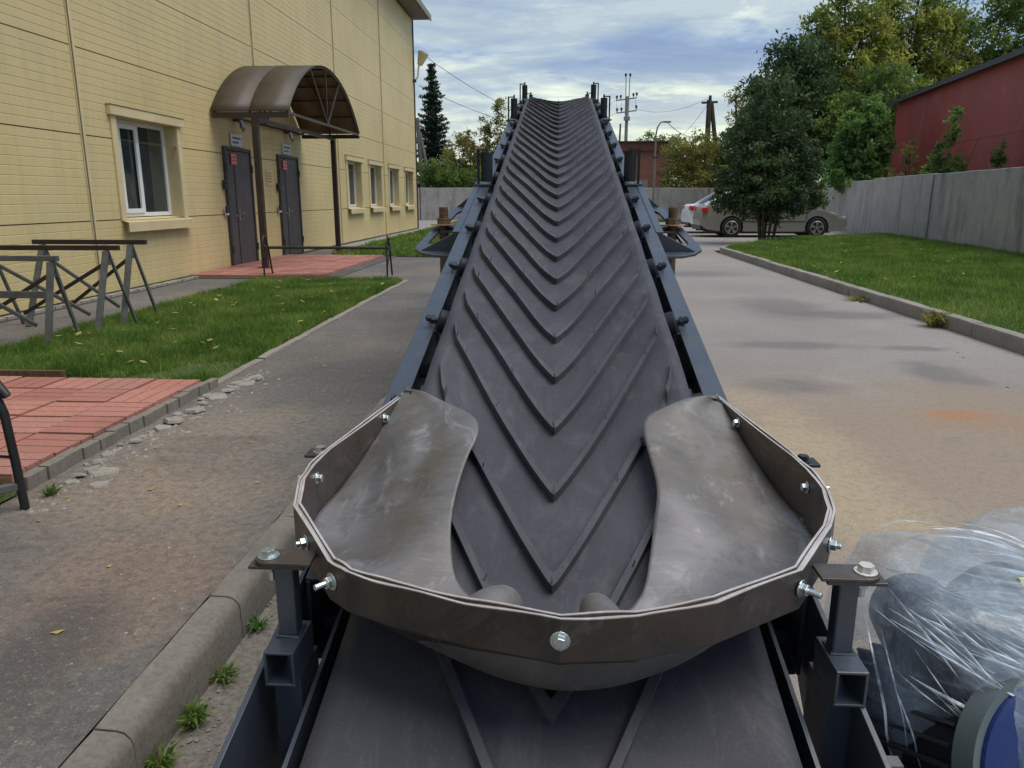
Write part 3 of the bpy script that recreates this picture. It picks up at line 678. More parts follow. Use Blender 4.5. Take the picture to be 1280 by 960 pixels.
# windows
def window(y0, y1, z0, z1, label=None, wide=True):
    w = empty('window'); w.parent = bld; w.location = Vector((BX, (y0 + y1) / 2, z0)) - Vector(bld.location)
    if label: w['label'] = label
    def wp(mb, n, mat, bevel=0):
        o = mb.build(n, mat, None, False, bevel); o.parent = w; o.location = -Vector((BX, (y0 + y1) / 2, z0)); return o
    D = 0.24
    m = MB()   # reveals
    m.box((BX - D / 2 + 0.004, y1 + 0.004, (z0 + z1) / 2), (D, 0.012, z1 - z0)); m.box((BX - D / 2 + 0.004, y0 - 0.004, (z0 + z1) / 2), (D, 0.012, z1 - z0))
    m.box((BX - D / 2 + 0.004, (y0 + y1) / 2, z1 + 0.005), (D, y1 - y0 + 0.02, 0.012)); wp(m, 'reveal', MAT['reveal'])
    m = MB()   # face trim
    t = 0.12
    m.box((BX + 0.014, y0 - t / 2, (z0 + z1) / 2), (0.022, t, z1 - z0)); wp(m, 'side_trim', MAT['trim'])
    m = MB(); m.box((BX + 0.014, y1 + t / 2, (z0 + z1) / 2), (0.022, t, z1 - z0)); wp(m, 'side_trim', MAT['trim'])
    m = MB(); m.box((BX + 0.032, (y0 + y1) / 2, z1 + 0.06), (0.06, y1 - y0 + 0.34, 0.12)); wp(m, 'head_trim', MAT['trim'], 0.004)
    m = MB(); m.box((BX + 0.034, (y0 + y1) / 2, z1 + 0.125), (0.07, y1 - y0 + 0.36, 0.008)); wp(m, 'drip_edge', MAT['joint'])
    m = MB(); m.add([(BX - D + 0.01, y0, z0 + 0.035), (BX - D + 0.01, y1, z0 + 0.035), (BX + 0.11, y1 + 0.13, z0 - 0.02), (BX + 0.11, y0 - 0.13, z0 - 0.02), (BX + 0.11, y0 - 0.13, z0 - 0.145), (BX + 0.11, y1 + 0.13, z0 - 0.145), (BX + 0.09, y1 + 0.13, z0 - 0.145), (BX + 0.09, y0 - 0.13, z0 - 0.145), (BX + 0.09, y0 - 0.13, z0 - 0.03), (BX + 0.09, y1 + 0.13, z0 - 0.03)],
                   [(0, 1, 2, 3), (3, 2, 5, 4), (4, 5, 6, 7), (7, 6, 9, 8)]); wp(m, 'sill', MAT['trim'])
    X = BX - D + 0.03; f = 0.055
    H_ = z1 - z0 - 0.05; zc_ = (z0 + 0.04 + z1) / 2; mid = y0 + (y1 - y0) * 0.52
    m = MB()
    for yy in (y0 + f / 2, y1 - f / 2): m.box((X, yy, zc_), (0.06, f, H_))
    m.box((X, mid, zc_), (0.062, f * 1.1, H_ - 0.02))
    for zz in (z0 + 0.04 + f / 2, z1 - f / 2 - 0.005): m.box((X, (y0 + y1) / 2, zz), (0.058, y1 - y0 - 2 * f, f))
    wp(m, 'window_frame', MAT['pvc'], 0.003)
    m = MB(); ya = y0 + 0.42 if wide else y0 + 0.3; sy = [y0 + f + 0.25 * (y1 - y0) * 0.0, mid - f * 0.55]
    a = y0 + (0.30 if wide else 0.2)
    m.box((X + 0.038, a + 0.04, zc_), (0.03, 0.075, H_ - 0.1)); m.box((X + 0.038, mid - 0.065, zc_), (0.03, 0.065, H_ - 0.1))
    m.box((X + 0.037, (a + mid) / 2, z0 + 0.12), (0.028, mid - a - 0.14, 0.06)); m.box((X + 0.037, (a + mid) / 2, z1 - 0.09), (0.028, mid - a - 0.14, 0.06))
    wp(m, 'sash', MAT['pvc'], 0.003)
    m = MB(); m.box((X - 0.004, (y0 + f + mid) / 2, zc_), (0.012, mid - y0 - f, H_ - 2 * f)); wp(m, 'pane', MAT['glass'])
    m = MB(); m.box((X - 0.004, (y1 - f + mid) / 2, zc_), (0.012, y1 - mid - f, H_ - 2 * f)); wp(m, 'pane', MAT['glass'])
    return w
for k, o in enumerate(WIN): window(*o, label=['large white framed window with two panes, nearest in the facade', None, None][k])
for o in WINB: window(*o, wide=False)
# doors
def door(y0, y1, z0, z1, label):
    d = empty('door'); d.parent = bld; base = Vector((BX, y0, z0)); d.location = base - Vector(bld.location); d['label'] = label
    def dp(mb, n, mat, par=None, bevel=0):
        o = mb.build(n, mat, None, False, bevel); o.parent = par or d; o.location = -base if par is None else (0, 0, 0); return o
    m = MB()
    for yy in (y0 + 0.03, y1 - 0.03): m.box((BX + 0.0, yy, (z0 + z1) / 2), (0.10, 0.06, z1 - z0))
    m.box((BX, (y0 + y1) / 2, z1 - 0.03), (0.10, y1 - y0 - 0.12, 0.06)); dp(m, 'door_frame', MAT['door_frame'], None, 0.003)
    sp = y0 + 0.40
    m = MB(); m.box((BX - 0.005, (y0 + 0.06 + sp) / 2, (z0 + z1) / 2 - 0.03), (0.05, sp - y0 - 0.07, z1 - z0 - 0.07)); lf = dp(m, 'door_leaf', MAT['door'], None, 0.003)
    m = MB(); m.box((BX + 0.005, (y1 - 0.06 + sp) / 2 + .004, (z0 + z1) / 2 - 0.03), (0.05, y1 - sp - 0.075, z1 - z0 - 0.07)); rf = dp(m, 'door_leaf', MAT['door'], None, 0.003)
    m = MB(); zz = z0 + 0.93
    m.cyl((BX + 0.03, sp + 0.08, zz), (BX + 0.075, sp + 0.08, zz), 0.012); m.bar((BX + 0.075, sp + 0.07, zz), (BX + 0.075, sp + 0.19, zz), 0.016, 0.02); m.box((BX + 0.034, sp + 0.08, zz - 0.03), (0.008, 0.04, 0.2))
    dp(m, 'handle', MAT['chrome'], rf)
    m = MB(); m.cyl((BX + 0.02, sp - 0.06, zz - 0.05), (BX + 0.04, sp - 0.06, zz - 0.05), 0.022); dp(m, 'lock', MAT['chrome'], lf)
    m = MB(); m.box((BX + 0.036, sp - 0.0, z1 - 0.20), (0.006, 0.24, 0.20)); s = dp(m, 'sticker', MAT['red_sticker'], rf)
    m = MB()
    for a in range(2):
        for b in range(3): m.box((BX + 0.0405, sp - 0.06 + a * 0.12, z1 - 0.14 - b * 0.06), (0.003, 0.09 - 0.02 * ((a + b) % 2), 0.012))
    dp(m, 'sticker_print', MAT['paper'], rf)
    m = MB()
    for zz in (z0 + 0.3, z1 - 0.35):
        m.box((BX + 0.055, y0 + 0.02, zz), (0.02, 0.05, 0.13)); m.box((BX + 0.055, y1 - 0.02, zz), (0.02, 0.05, 0.13))
    dp(m, 'hinge', MAT['black'])
    return d
door(*DOORS[0], 'near dark grey steel door beside the canopy post')
door(*DOORS[1], 'far dark grey steel door under the canopy')
for k, (y0, y1, z0, z1) in enumerate(DOORS):
    nm = ('nearer', 'farther')[k]
    e = empty('door_sign', (BX + 0.02, y0 + 0.62, z1 + 0.13), label=f'small white plate with blue print above the {nm} grey door', cat='sign', group='signs above the two doors')
    m = MB(); m.box((0, 0, 0), (0.012, 0.50, 0.21)); m.build('plate', MAT['paper'], e, bevel=0.002)
    m = MB()
    for r_ in range(2):
        yy = -0.18
        while yy < 0.17 - 0.1 * r_:
            w = rnd.uniform(0.02, 0.045); m.box((0.0085, yy + w / 2, 0.035 - r_ * 0.075), (0.003, w, 0.035)); yy += w + 0.012
    m.build('print', MAT['ink_blue'], e)
    # wall lamp above the door
    e = empty('wall_lamp', (BX + 0.02, y0 + 0.62, 2.52), label=f'looped glass wall lamp above the {nm} grey door', cat='lamp', group='wall lamps above the doors')
    m = MB(); m.box((0.02, 0, 0.06), (0.06, 0.09, 0.06)); m.build('lamp_base', MAT['black'], e, bevel=0.004)
    m = MB(); m.tube([(0.05, -0.05, 0.06), (0.12, -0.065, 0), (0.14, -0.06, -0.09), (0.14, 0.0, -0.14), (0.14, 0.06, -0.09), (0.12, 0.065, 0), (0.05, 0.05, 0.06)], 0.012, 8); m.build('lamp_guard', MAT['trestle'], e, True)
    m = MB(); m.cyl((0.1, 0, 0.05), (0.13, 0, -0.08), 0.035, 0.045, 12); m.build('glass_cover', MAT['lamp_clear'], e, True)
    # bell/intercom box and keypad to the left of each door
    e = empty('door_intercom', (BX + 0.02, y0 - 0.12, 1.0), label=f'small white and black call box left of the {nm} door', cat='intercom')
    m = MB(); m.box((0.02, 0.03, 0), (0.04, 0.10, 0.13)); m.build('case', MAT['pvc'], e, bevel=0.006)
    m = MB(); m.box((0.045, -0.01, 0.03), (0.03, 0.09, 0.11)); m.build('button_panel', MAT['black'], e, bevel=0.004)
    e = empty('wall_box', (BX + 0.02, y0 - 0.07, 1.45), label=f'small black box fixed to the wall left of the {nm} door', cat='wall box')
    m = MB(); m.box((0.02, 0, 0), (0.05, 0.10, 0.15)); m.build('case', MAT['black'], e, bevel=0.006); m = MB(); m.cyl((0.045, 0, 0.03), (0.055, 0, 0.03), 0.018); m.build('lens', MAT['glass'], e)
e = empty('notice', (BX + 0.012, 15.62, 1.62), label='faded paper notice on the wall between the two doors', cat='notice')
m = MB(); m.box((0, 0, 0), (0.006, 0.32, 0.30)); m.build('sheet', MAT['trim'], e)
m = MB()
for r_ in range(4): m.box((0.0045, 0.0, 0.09 - r_ * 0.055), (0.002, 0.22 - 0.03 * (r_ % 2), 0.02))
m.build('print', MAT['eave'], e)
# floodlight on the far corner
e = empty('floodlight', (BX + 0.05, 32.2, 6.2), label='tan floodlight on a bent arm at the far corner of the yellow building', cat='floodlight')
m = MB(); m.tube([(0, 0.0, -0.45), (0.12, 0.05, -0.3), (0.16, 0.08, 0.1), (0.28, 0.1, 0.35)], 0.035, 8); m.build('arm', MAT['trim'], e, True)
m = MB(); m.cyl((0.2, 0.1, 0.15), (0.36, 0.1, 0.6), 0.10, 0.22, 14); m.build('lamp_head', MAT['trim'], e, True)
m = MB(); m.cyl((0.36, 0.1, 0.6), (0.375, 0.1, 0.64), 0.2, 0.19, 14); m.build('lens', MAT['lamp_clear'], e)
m = MB(); m.box((-0.0, -0.05, -0.45), (0.14, 0.12, 0.10)); m.build('bracket', MAT['brown_steel'], e)

# ================================================================ PORCH + TILED AREAS
# tile meshes: three ribs per tile in two directions
def tile_mesh(flip, s=0.3):
    m = MB(); b = (s - 0.012) / 3
    for k in range(3):
        c_ = -s / 2 + 0.006 + b * (k + 0.5); d = (s - 0.012, b - 0.007, 0.05) if not flip else (b - 0.007, s - 0.012, 0.05)
        m.box((0, c_, -0.025) if not flip else (c_, 0, -0.025), d)
    m.box((0, 0, -0.035), (s - 0.014, s - 0.014, 0.042))
    return m.mesh('paving_tile', MAT['tile'])
tiles = [tile_mesh(False), tile_mesh(True)]
def tile_area(parent, x0, x1, y0, y1, z, keep=lambda x, y: True):
    nx, ny = round((x1 - x0) / 0.3), round((y1 - y0) / 0.3)
    for i in range(nx):
        for j in range(ny):
            x, y = x0 + 0.3 * (i + 0.5), y0 + 0.3 * (j + 0.5)
            if not keep(x, y): continue
            inst('paving_tile', tiles[0 if rnd.random() < 0.72 else 1], parent, (x - parent.location.x, y - parent.location.y, z - parent.location.z + rnd.uniform(-0.004, 0.004)), (rnd.uniform(-0.008, 0.008), rnd.uniform(-0.008, 0.008), rnd.uniform(-0.006, 0.006)))
porch = empty('entrance_porch', (-4.6, 14, 0)); tag(porch, kind='structure')
m = MB(); m.box((0, 0.1, -0.03), (2.34, 4.7, 0.10)); m.build('porch_slab', MAT['plinth'], porch, bevel=0.01)
tile_area(porch, -5.75, -3.5, 11.8, 16.3, 0.055, lambda x, y: x < -3.55)
paved = empty('tiled_terrace', (-3.9, 3.9, 0)); tag(paved, kind='structure')
m = MB(); m.box((-0.05, 0.0, -0.03), (3.30, 1.92, 0.10)); m.build('terrace_slab', MAT['kerb'], paved, bevel=0.008)
tile_area(paved, -5.60, -2.30, 2.95, 4.75, 0.075)
m = MB(); m.box((-0.55, 0.985, 0.05), (2.3, 0.03, 0.075)); o = m.build('edge_board', MAT['rusty'], paved, bevel=0.003); o.rotation_euler = (0, 0, 0.02)
# long edge kerb and broken pieces lying along it
m = MB(); n = 14
for k in range(n):
    y = -0.93 + 1.9 * k / n; m.box((1.628 + 0.006 * math.sin(k * 2.1), y + 0.066, -0.0 + 0.004 * math.sin(k * 1.3)), (0.05, 0.128, 0.125), Matrix.Rotation(0.03 * math.sin(k), 3, 'Z'))
m.build('edge_course', MAT['kerb'], paved, bevel=0.004)
def stone_mb(r, fl=0.5, seed=0, n=5):
    m = MB(); top = []; bot = []; 
    for k in range(n):
        a = 2 * math.pi * k / n + rnd.uniform(-0.25, 0.25); q = r * rnd.uniform(0.7, 1.15)
        top.append((math.cos(a) * q * 0.86, math.sin(a) * q * 0.86, r * fl * rnd.uniform(0.75, 1.1))); bot.append((math.cos(a) * q, math.sin(a) * q, 0))
    m.add(bot + top, [tuple(range(n - 1, -1, -1)), tuple(range(n, 2 * n))] + [(i, (i + 1) % n, n + (i + 1) % n, n + i) for i in range(n)]); return m
sm = [stone_mb(0.045, 0.28).mesh('concrete_lump', MAT['rubble']) for _ in range(8)]
y = 3.0
while y < 5.25:
    r = rnd.uniform(0.35, 1.1) if rnd.random() < 0.8 else rnd.uniform(1.0, 1.7)
    inst('concrete_lump', sm[rnd.randrange(8)], paved, (rnd.uniform(1.68, 1.76) + 0.02 * r + (0.04 if y > 4.6 else 0), y - 3.9, rnd.uniform(-0.004, 0.01)), (rnd.uniform(-.15, .15), rnd.uniform(-.15, .15), rnd.random() * 6), (r, r * rnd.uniform(0.7, 1.2), r * 0.9))
    if rnd.random() < 0.6:
        r2 = rnd.uniform(0.2, 0.6); inst('concrete_lump', sm[rnd.randrange(8)], paved, (rnd.uniform(1.70, 1.98), y - 3.88, 0), (0, 0, rnd.random() * 6), (r2, r2, r2))
    y += 0.055 * r + 0.03
for (x, y, r) in ((-2.1, 4.95, 2.2), (-2.06, 3.22, 1.9), (-1.98, 3.05, 1.1), (-2.14, 4.6, 2.0)):
    inst('concrete_lump', sm[rnd.randrange(8)], paved, (x + 3.9, y - 3.9, 0.0), (0, 0.03, 1.0), (r, r, 0.8))

m = MB()
for k in range(260):
    y = 2.75 + 2.6 * rnd.random(); x = -2.19 + abs(rnd.gauss(0, 0.12)); r = 0.004 + 0.014 * rnd.random() ** 2.5; n = 5
    a0 = rnd.random() * 6; b = [(x + math.cos(a0 + 1.257 * i) * r * rnd.uniform(.7, 1.1), y + math.sin(a0 + 1.257 * i) * r * rnd.uniform(.7, 1.1)) for i in range(n)]
    m.add([(p[0], p[1], 0.0) for p in b] + [(x, y, r * 0.7)], [(i, (i + 1) % n, n) for i in range(n)])
o = m.build('rubble_crumbs', MAT['rubble']); tag(o, kind='stuff')

# ================================================================ ENTRANCE CANOPY
can = empty('entrance_canopy', (-5.1, 15.4, 0), label='arched smoked plastic canopy on brown posts over the two doors', cat='canopy')
def cp(mb, n, mat=MAT['brown_steel'], smooth=False, bevel=0):
    o = mb.build(n, mat, can, smooth, bevel); o.location = -Vector(can.location); return o
CY0, CY1, CZ, CR = 13.12, 17.74, 2.60, 1.02
def arch(t, off=0.0):   # t 0..1
    th = math.pi * t; c_ = (CY0 + CY1) / 2; w = (CY1 - CY0) / 2 + off
    # flattened segmental arch
    a = R(50) ; ang = -a + 2 * a * t; rad = w / math.sin(a)
    return (c_ + rad * math.sin(ang), CZ + (rad * math.cos(ang) - rad * math.cos(a)) * (CR / (rad * (1 - math.cos(a)))) + off)
NA = 26
for (xa, xb) in ((-5.76, -5.11), (-5.10, -4.43)):
    m = MB(); m.grid([[(xa, *arch(k / NA, 0.03)) for k in range(NA + 1)], [(xb, *arch(k / NA, 0.03)) for k in range(NA + 1)]])
    o = cp(m, 'roof_sheet', MAT['poly'], True); md = o.modifiers.new('thick', 'SOLIDIFY'); md.thickness = 0.012
for x in (-4.47, -5.1, -5.70):
    m = MB(); m.tube([(x, *arch(k / NA)) for k in range(NA + 1)], 0.022, 6); cp(m, 'arch_rib', smooth=True)
for k in range(11):
    y, z = arch(k / 10); m = MB(); m.bar((-5.74, y, z - 0.012), (-4.47, y, z - 0.012), 0.03, 0.03); cp(m, 'purlin')
for x in (-4.47, -5.70):
    m = MB(); m.bar((x, CY0, CZ + 0.0), (x, CY1, CZ + 0.0), 0.035, 0.04); cp(m, 'tie_beam')
    ym = (CY0 + CY1) / 2
    for t in (0.32, 0.5, 0.68):
        y, z = arch(t); m = MB(); m.bar((x, ym + (0.12 * (t - 0.5)), CZ + 0.02), (x, y, z), 0.025, 0.025, (1, 0, 0)); cp(m, 'truss_strut')
m = MB(); m.bar((-5.74, CY0, CZ - 0.05), (-4.44, CY0, CZ - 0.05), 0.05, 0.06); cp(m, 'cross_beam')
m = MB(); m.bar((-5.74, CY1, CZ - 0.05), (-4.44, CY1, CZ - 0.05), 0.05, 0.06); cp(m, 'cross_beam')
m = MB(); m.bar((-5.0, CY0, CZ - 0.10), (-5.0, CY1, CZ - 0.10), 0.05, 0.06); cp(m, 'long_beam')
for y in (CY0 + 0.02, CY1 - 0.04):
    m = MB(); x = -5.03; m.box((x, y, 1.26), (0.10, 0.10, 2.55)); m.box((x, y, 0.055), (0.2, 0.2, 0.02)); cp(m, 'post', bevel=0.004)

# ================================================================ BENCHES
def bench_end(p, x, flip=1, name='end_frame'):
    """cast end frame in the Y-Z plane at x"""
    m = MB()
    m.tube([(x, 0.0, 0.0), (x, 0.015, 0.22), (x, 0.0, 0.42), (x, 0.03, 0.56), (x, 0.10, 0.62), (x, 0.17, 0.58), (x, 0.19, 0.50)], 0.014, 8)
    m.tube([(x, 0.36, 0.0), (x, 0.30, 0.2), (x, 0.25, 0.42), (x, 0.2, 0.5), (x, 0.19, 0.50)], 0.014, 8)
    m.bar((x, 0.0, 0.415), (x, 0.28, 0.415), 0.025, 0.02); m.tube([(x, 0.0, 0.1), (x, 0.12, 0.25), (x, 0.25, 0.40)], 0.009, 6)
    m.tube([(x, 0.06 + 0.05 * math.cos(a), 0.5 + 0.05 * math.sin(a)) for a in np.linspace(0, 2 * math.pi, 12, endpoint=False)], 0.007, 6, True)
    return m.build(name, MAT['black'], p, True)
b1 = empty('garden_bench', (-3.4, 11.75, 0.04), label='low brown bench with iron scroll ends on the lawn before the porch', cat='bench')
bench_end(b1, -1.13); bench_end(b1, 0.80)
m = MB(); m.box((-0.16, 0.10, 0.435), (2.0, 0.09, 0.035)); m.build('seat_board', MAT['brown_steel'], b1, bevel=0.004)
m = MB(); m.box((-0.16, 0.21, 0.435), (2.0, 0.09, 0.035)); m.build('seat_board', MAT['brown_steel'], b1, bevel=0.004)
b2 = empty('black_steel_bench', (-2.13, 2.78, 0.0), label='black tubular bench with a curved armrest, cut off by the left edge', cat='bench')
m = MB(); m.tube([(0.0, 0.0, 0.0), (-0.01, 0, 0.2), (-0.025, 0.0, 0.40), (-0.05, 0.0, 0.48), (-0.12, 0, 0.54), (-0.25, 0, 0.56), (-0.45, 0, 0.545)], 0.017, 10); m.build('front_leg', MAT['black'], b2, True)
m = MB(); m.tube([(0.0, 0.0, 0.47), (-0.05, 0.0, 0.525), (-0.12, 0, 0.562), (-0.25, 0, 0.58), (-0.42, 0, 0.57)], [0.016, 0.026, 0.028, 0.028, 0.02], 10); m.build('armrest', MAT['black'], b2, True)
m = MB(); m.bar((-0.02, 0, 0.40), (-0.6, -0.12, 0.33), 0.03, 0.03); m.build('seat_rail', MAT['black'], b2, bevel=0.003)
m = MB(); m.bar((-0.01, 0, 0.10), (-0.5, -0.5, 0.10), 0.03, 0.03); m.build('lower_rail', MAT['trestle'], b2, bevel=0.003)
m = MB(); m.cyl((-0.01, 0, 0.22), (-0.6, 0.03, 0.23), 0.006); m.build('tie_rod', MAT['black'], b2, True)
m = MB(); m.tube([(-0.55, 0.0, 0.0), (-0.56, 0, 0.3), (-0.48, 0, 0.54)], 0.017, 8); m.build('rear_leg', MAT['black'], b2, True)
for k in range(4):
    m = MB(); m.box((-0.10 - k * 0.12, -0.60, 0.42), (0.09, 1.3, 0.025)); m.build('seat_slat', MAT['brown_steel'], b2, bevel=0.003)

# ================================================================ TRESTLES
def trestle(loc, L, h, spread, beam_over, label, low=None, tilt=0.0, brace=True):
    e = empty('steel_trestle', loc, (0, 0, tilt), label, 'trestle', 'steel trestles standing by the yellow wall')
    for sx in (-L / 2, L / 2):
        for s in (-1, 1):
            m = MB(); m.bar((sx, s * 0.015, h - 0.03), (sx + (0.02 if sx > 0 else -0.03), s * spread, 0.0), 0.055 if s < 0 else 0.022, 0.028, (0, 1, 0))
            m.build('leg', MAT['trestle'], e, bevel=0.002)
        m = MB(); m.prism([(-0.06, h - 0.16), (0.06, h - 0.16), (0.025, h - 0.02), (-0.025, h - 0.02)], 'x', sx - 0.006, sx + 0.006); m.build('gusset', MAT['trestle'], e)
    m = MB(); m.bar((-L / 2 - beam_over[0], 0, h), (L / 2 + beam_over[1], 0, h), 0.045, 0.045); m.build('beam', MAT['brown_steel'] if low is None else MAT['trestle'], e, bevel=0.003)
    if brace:
        for s in (-1, 1):
            m = MB(); m.bar((s * L / 2, 0.012 * s, h * 0.84), (-s * L * 0.30, 0.02 * s, h * 0.20), 0.022, 0.032); m.build('brace', MAT['brown_steel' if s > 0 else 'trestle'], e, bevel=0.002)
    if low: 
        m = MB(); m.bar((-L / 2 - 0.3, -spread * 0.4, low), (L / 2 + 0.0, -spread * 0.4, low), 0.03, 0.06); m.build('lower_rail', MAT['trestle'], e, bevel=0.003)
    return e
trestle((-4.66, 7.48, 0.0), 0.90, 0.80, 0.34, (0.10, 0.16), 'rear steel trestle, its long dark beam highest of the three')
trestle((-4.72, 6.97, 0.0), 1.10, 0.775, 0.36, (0.12, 0.12), 'middle steel trestle with a pale worn beam end, standing by the wall', tilt=0.03)
trestle((-4.82, 6.40, 0.0), 1.00, 0.72, 0.22, (0.4, 0.06), 'nearest grey steel trestle with a flat lower rail', low=0.42)

# ================================================================ CONCRETE WALLS
def wall_panels(name, label, p0, p1, plen, h, t=0.14, z0=-0.05, cat='wall', jit=0.012, seam='joint_post'):
    e = empty(name, (*p0, 0), label=label, cat=cat); p0, p1 = Vector(p0), Vector(p1); d = (p1 - p0); L = d.length; a = math.atan2(d.y, d.x)
    e.rotation_euler = (0, 0, a); n = max(1, round(L / plen)); w = L / n
    for k in range(n):
        m = MB(); nx = 9; nz = 4; rows = []
        for side in (0, 1):
            pass
        top = [h + 0.015 * mnoise.noise((k * 3.1 + i * 0.9, 0.3, 7.7)) + (0.02 * math.sin(k * 2.4)) for i in range(nx + 1)]
        outline = [(0.02 + (w - 0.04) * i / nx, top[i]) for i in range(nx + 1)]
        poly = [(0.02, z0), (w - 0.02, z0)] + outline[::-1]
        m.prism(poly, 'y', -t / 2, t / 2)
        o = m.build('wall_panel', MAT['wall_concrete'], e, bevel=0.015); o.location = (k * w, jit * math.sin(k * 1.9), 0); o.rotation_euler = (0, 0, 0.003 * math.sin(k * 3.3))
        if k:
            m = MB(); m.box((k * w, 0, h / 2 - 0.02), (0.085, t * 0.85, h)); m.build(seam, MAT['plinth'], e)
    return e
ua = (9.5 + (-3 - 16.4) * 0.118, -3.0)
# joints at Y = 29.9 / 23.7 / 17.7 / 11.6
wall_panels('right_boundary_wall', 'tall weathered grey concrete panel wall running behind the right lawn', (WALL(45.0), 45.0), (WALL(-1.0), -1.0), 6.17, 1.86, z0=-0.1)
wall_panels('back_boundary_wall', 'plain grey concrete panel wall closing the far end of the yard', (-12.0, 45.1), (12.6, 45.1), 4.0, 1.80, z0=-0.1)

# ================================================================ RED GARAGE
gr = empty('red_garage', (12.2, 21.0, 0), label='long dark red metal building behind the right boundary wall', cat='building')
GXf = lambda y: 12.0 + (y - 16.4) * 0.118
def gp(mb, n, mat): o = mb.build(n, mat, gr); o.location = -Vector(gr.location); return o
ylist = [35.0, 29.2, 23.4, 17.6, 11.8, 6.0]
for a, b in zip(ylist, ylist[1:]):
    for z0, z1, off in ((-0.1, 3.02, 0.0), (3.035, 5.08, 0.02)):
        m = MB(); m.add([(GXf(a) + off, a, z0), (GXf(b) + off, b, z0), (GXf(b) + off, b, z1), (GXf(a) + off, a, z1), (GXf(a) + 0.05, a, z0), (GXf(b) + 0.05, b, z0), (GXf(b) + 0.05, b, z1), (GXf(a) + 0.05, a, z1)], [(0, 1, 2, 3), (4, 7, 6, 5), (0, 4, 5, 1), (3, 2, 6, 7), (0, 3, 7, 4), (1, 5, 6, 2)]); gp(m, 'wall_sheet', MAT['red_metal'])
m = MB(); m.bar((GXf(35.0) + 0.05, 35.05, 2.5), (GXf(35) + 7, 35.05, 2.5), 0.1, 5.1); gp(m, 'end_wall', MAT['red_metal'])
m = MB(); m.bar((GXf(35.3) - 0.05, 35.3, 5.16), (GXf(5.5) - 0.05, 5.5, 5.16), 0.5, 0.05); gp(m, 'roof_edge', MAT['dark_roof'])
m = MB(); m.bar((GXf(35.3) - 0.28, 35.3, 5.10), (GXf(5.5) - 0.28, 5.5, 5.10), 0.03, 0.14); gp(m, 'fascia', MAT['dark_roof'])
m = MB(); m.add([(GXf(35.3), 35.3, 5.18), (GXf(5.5), 5.5, 5.18), (GXf(5.5) + 7, 5.5, 5.9), (GXf(35.3) + 7, 35.3, 5.9)], [(0, 1, 2, 3)]); gp(m, 'roof', MAT['dark_roof'])
# ================================================================ BRICK BUILDING
bb = empty('brick_substation', (4, 57, 0), label='small flat roofed red brick building beyond the far concrete wall', cat='building')
m = MB(); m.box((0, 0, 2.2), (6.9, 5, 4.6)); m.build('wall', MAT['brick'], bb)
m = MB(); m.box((0, -0.05, 4.62), (7.1, 5.2, 0.55)); m.build('parapet', simple('dark_red_parapet', (0.15, 0.055, 0.045), 0.8), bb)
m = MB(); m.box((0, -0.05, 4.93), (7.25, 5.35, 0.07)); m.build('roof', MAT['dark_roof'], bb)
m = MB(); m.box((1.6, -2.52, 1.9), (1.0, 0.05, 1.1)); m.build('bricked_window', MAT['pole_concrete'], bb)
m = MB(); m.box((3.5, -2.3, 2.2), (0.12, 0.25, 4.4)); m.build('downpipe', MAT['brown_steel'], bb)

# ================================================================ POLES AND WIRES
pl = empty('power_pylon', (6.25, 75, 0), label='tall grey power pole with two insulator crossarms behind the brick building', cat='power pole')
m = MB(); m.cyl((0, 0, 0), (0, 0, 10.3), 0.22, 0.13, 10); m.build('pole', MAT['pole_concrete'], pl, True)
for z, w0, w1 in ((10.05, -1.0, 0.85), (8.95, -0.95, 0.9)):
    m = MB(); m.bar((w0, 0, z - 0.1), (w1, 0, z + 0.12), 0.1, 0.1); m.build('crossarm', MAT['pole_concrete'], pl)
for s in (-0.17, 0.17):
    m = MB(); m.bar((s * 0.8, 0, 8.6), (s, 0, 11.9), 0.07, 0.07); m.build('top_rod', MAT['pole_concrete'], pl)
for x, z in ((-0.2, 11.95), (0.2, 11.95), (-0.95, 10.05), (-0.6, 10.1), (0.55, 10.25), (0.85, 10.3), (-0.9, 8.95), (-0.5, 9.0), (0.85, 9.2)):
    m = MB(); m.cyl((x, 0, z - 0.03), (x, 0, z + 0.12), 0.04, 0.06, 8); m.cyl((x, 0, z + 0.12), (x, 0, z + 0.32), 0.11, 0.09, 8); m.build('insulator', MAT['motor_dark'], pl)
m = MB()
for x in (-0.95, -0.55, 0.75): m.cyl((x, 0, 9.05), (x, 0, 10.0), 0.012, n=5)
m.build('jumper_wire', MAT['wire'], pl)
m = MB(); m.box((0, -0.2, 8.35), (0.55, 0.3, 0.35)); m.build('switch_box', MAT['pole_concrete'], pl)
e = empty('short_pole', (5.35, 72, 0), label='thin bare wooden pole left of the tall power pole', cat='pole')
m = MB(); m.cyl((0, 0, 0), (0.12, 0, 7.6), 0.11, 0.08, 8); m.build('shaft', MAT['pole_wood'], e, True); m = MB(); m.cyl((0.12, 0, 7.6), (0.121, 0, 7.66), 0.09, 0.06, 8); m.build('cap', MAT['motor_dark'], e)
sl_ = empty('street_lamp', (5.3, 44.2, 0), label='slim street lamp with a curved neck in front of the brick building', cat='street lamp')
m = MB(); m.tube([(0, 0, 0), (0, 0, 3), (0, 0, 4.6), (0.06, 0, 4.95), (0.22, 0, 5.22), (0.42, 0, 5.27)], [0.06, 0.055, 0.045, 0.04, 0.035, 0.035], 8); m.build('mast', MAT['eave'], sl_, True)
m = MB(); m.box((0.58, 0, 5.25), (0.40, 0.16, 0.09)); m.build('lamp_head', MAT['pole_concrete'], sl_, bevel=0.02)
m = MB(); m.box((0.0, 0, 3.4), (0.35, 0.1, 0.1)); m.build('clamp', MAT['brown_steel'], sl_)
ap = empty('strut_pole', (11.0, 60, 0), label='dark wooden pole with a leaning strut left of the big dark bush', cat='power pole')
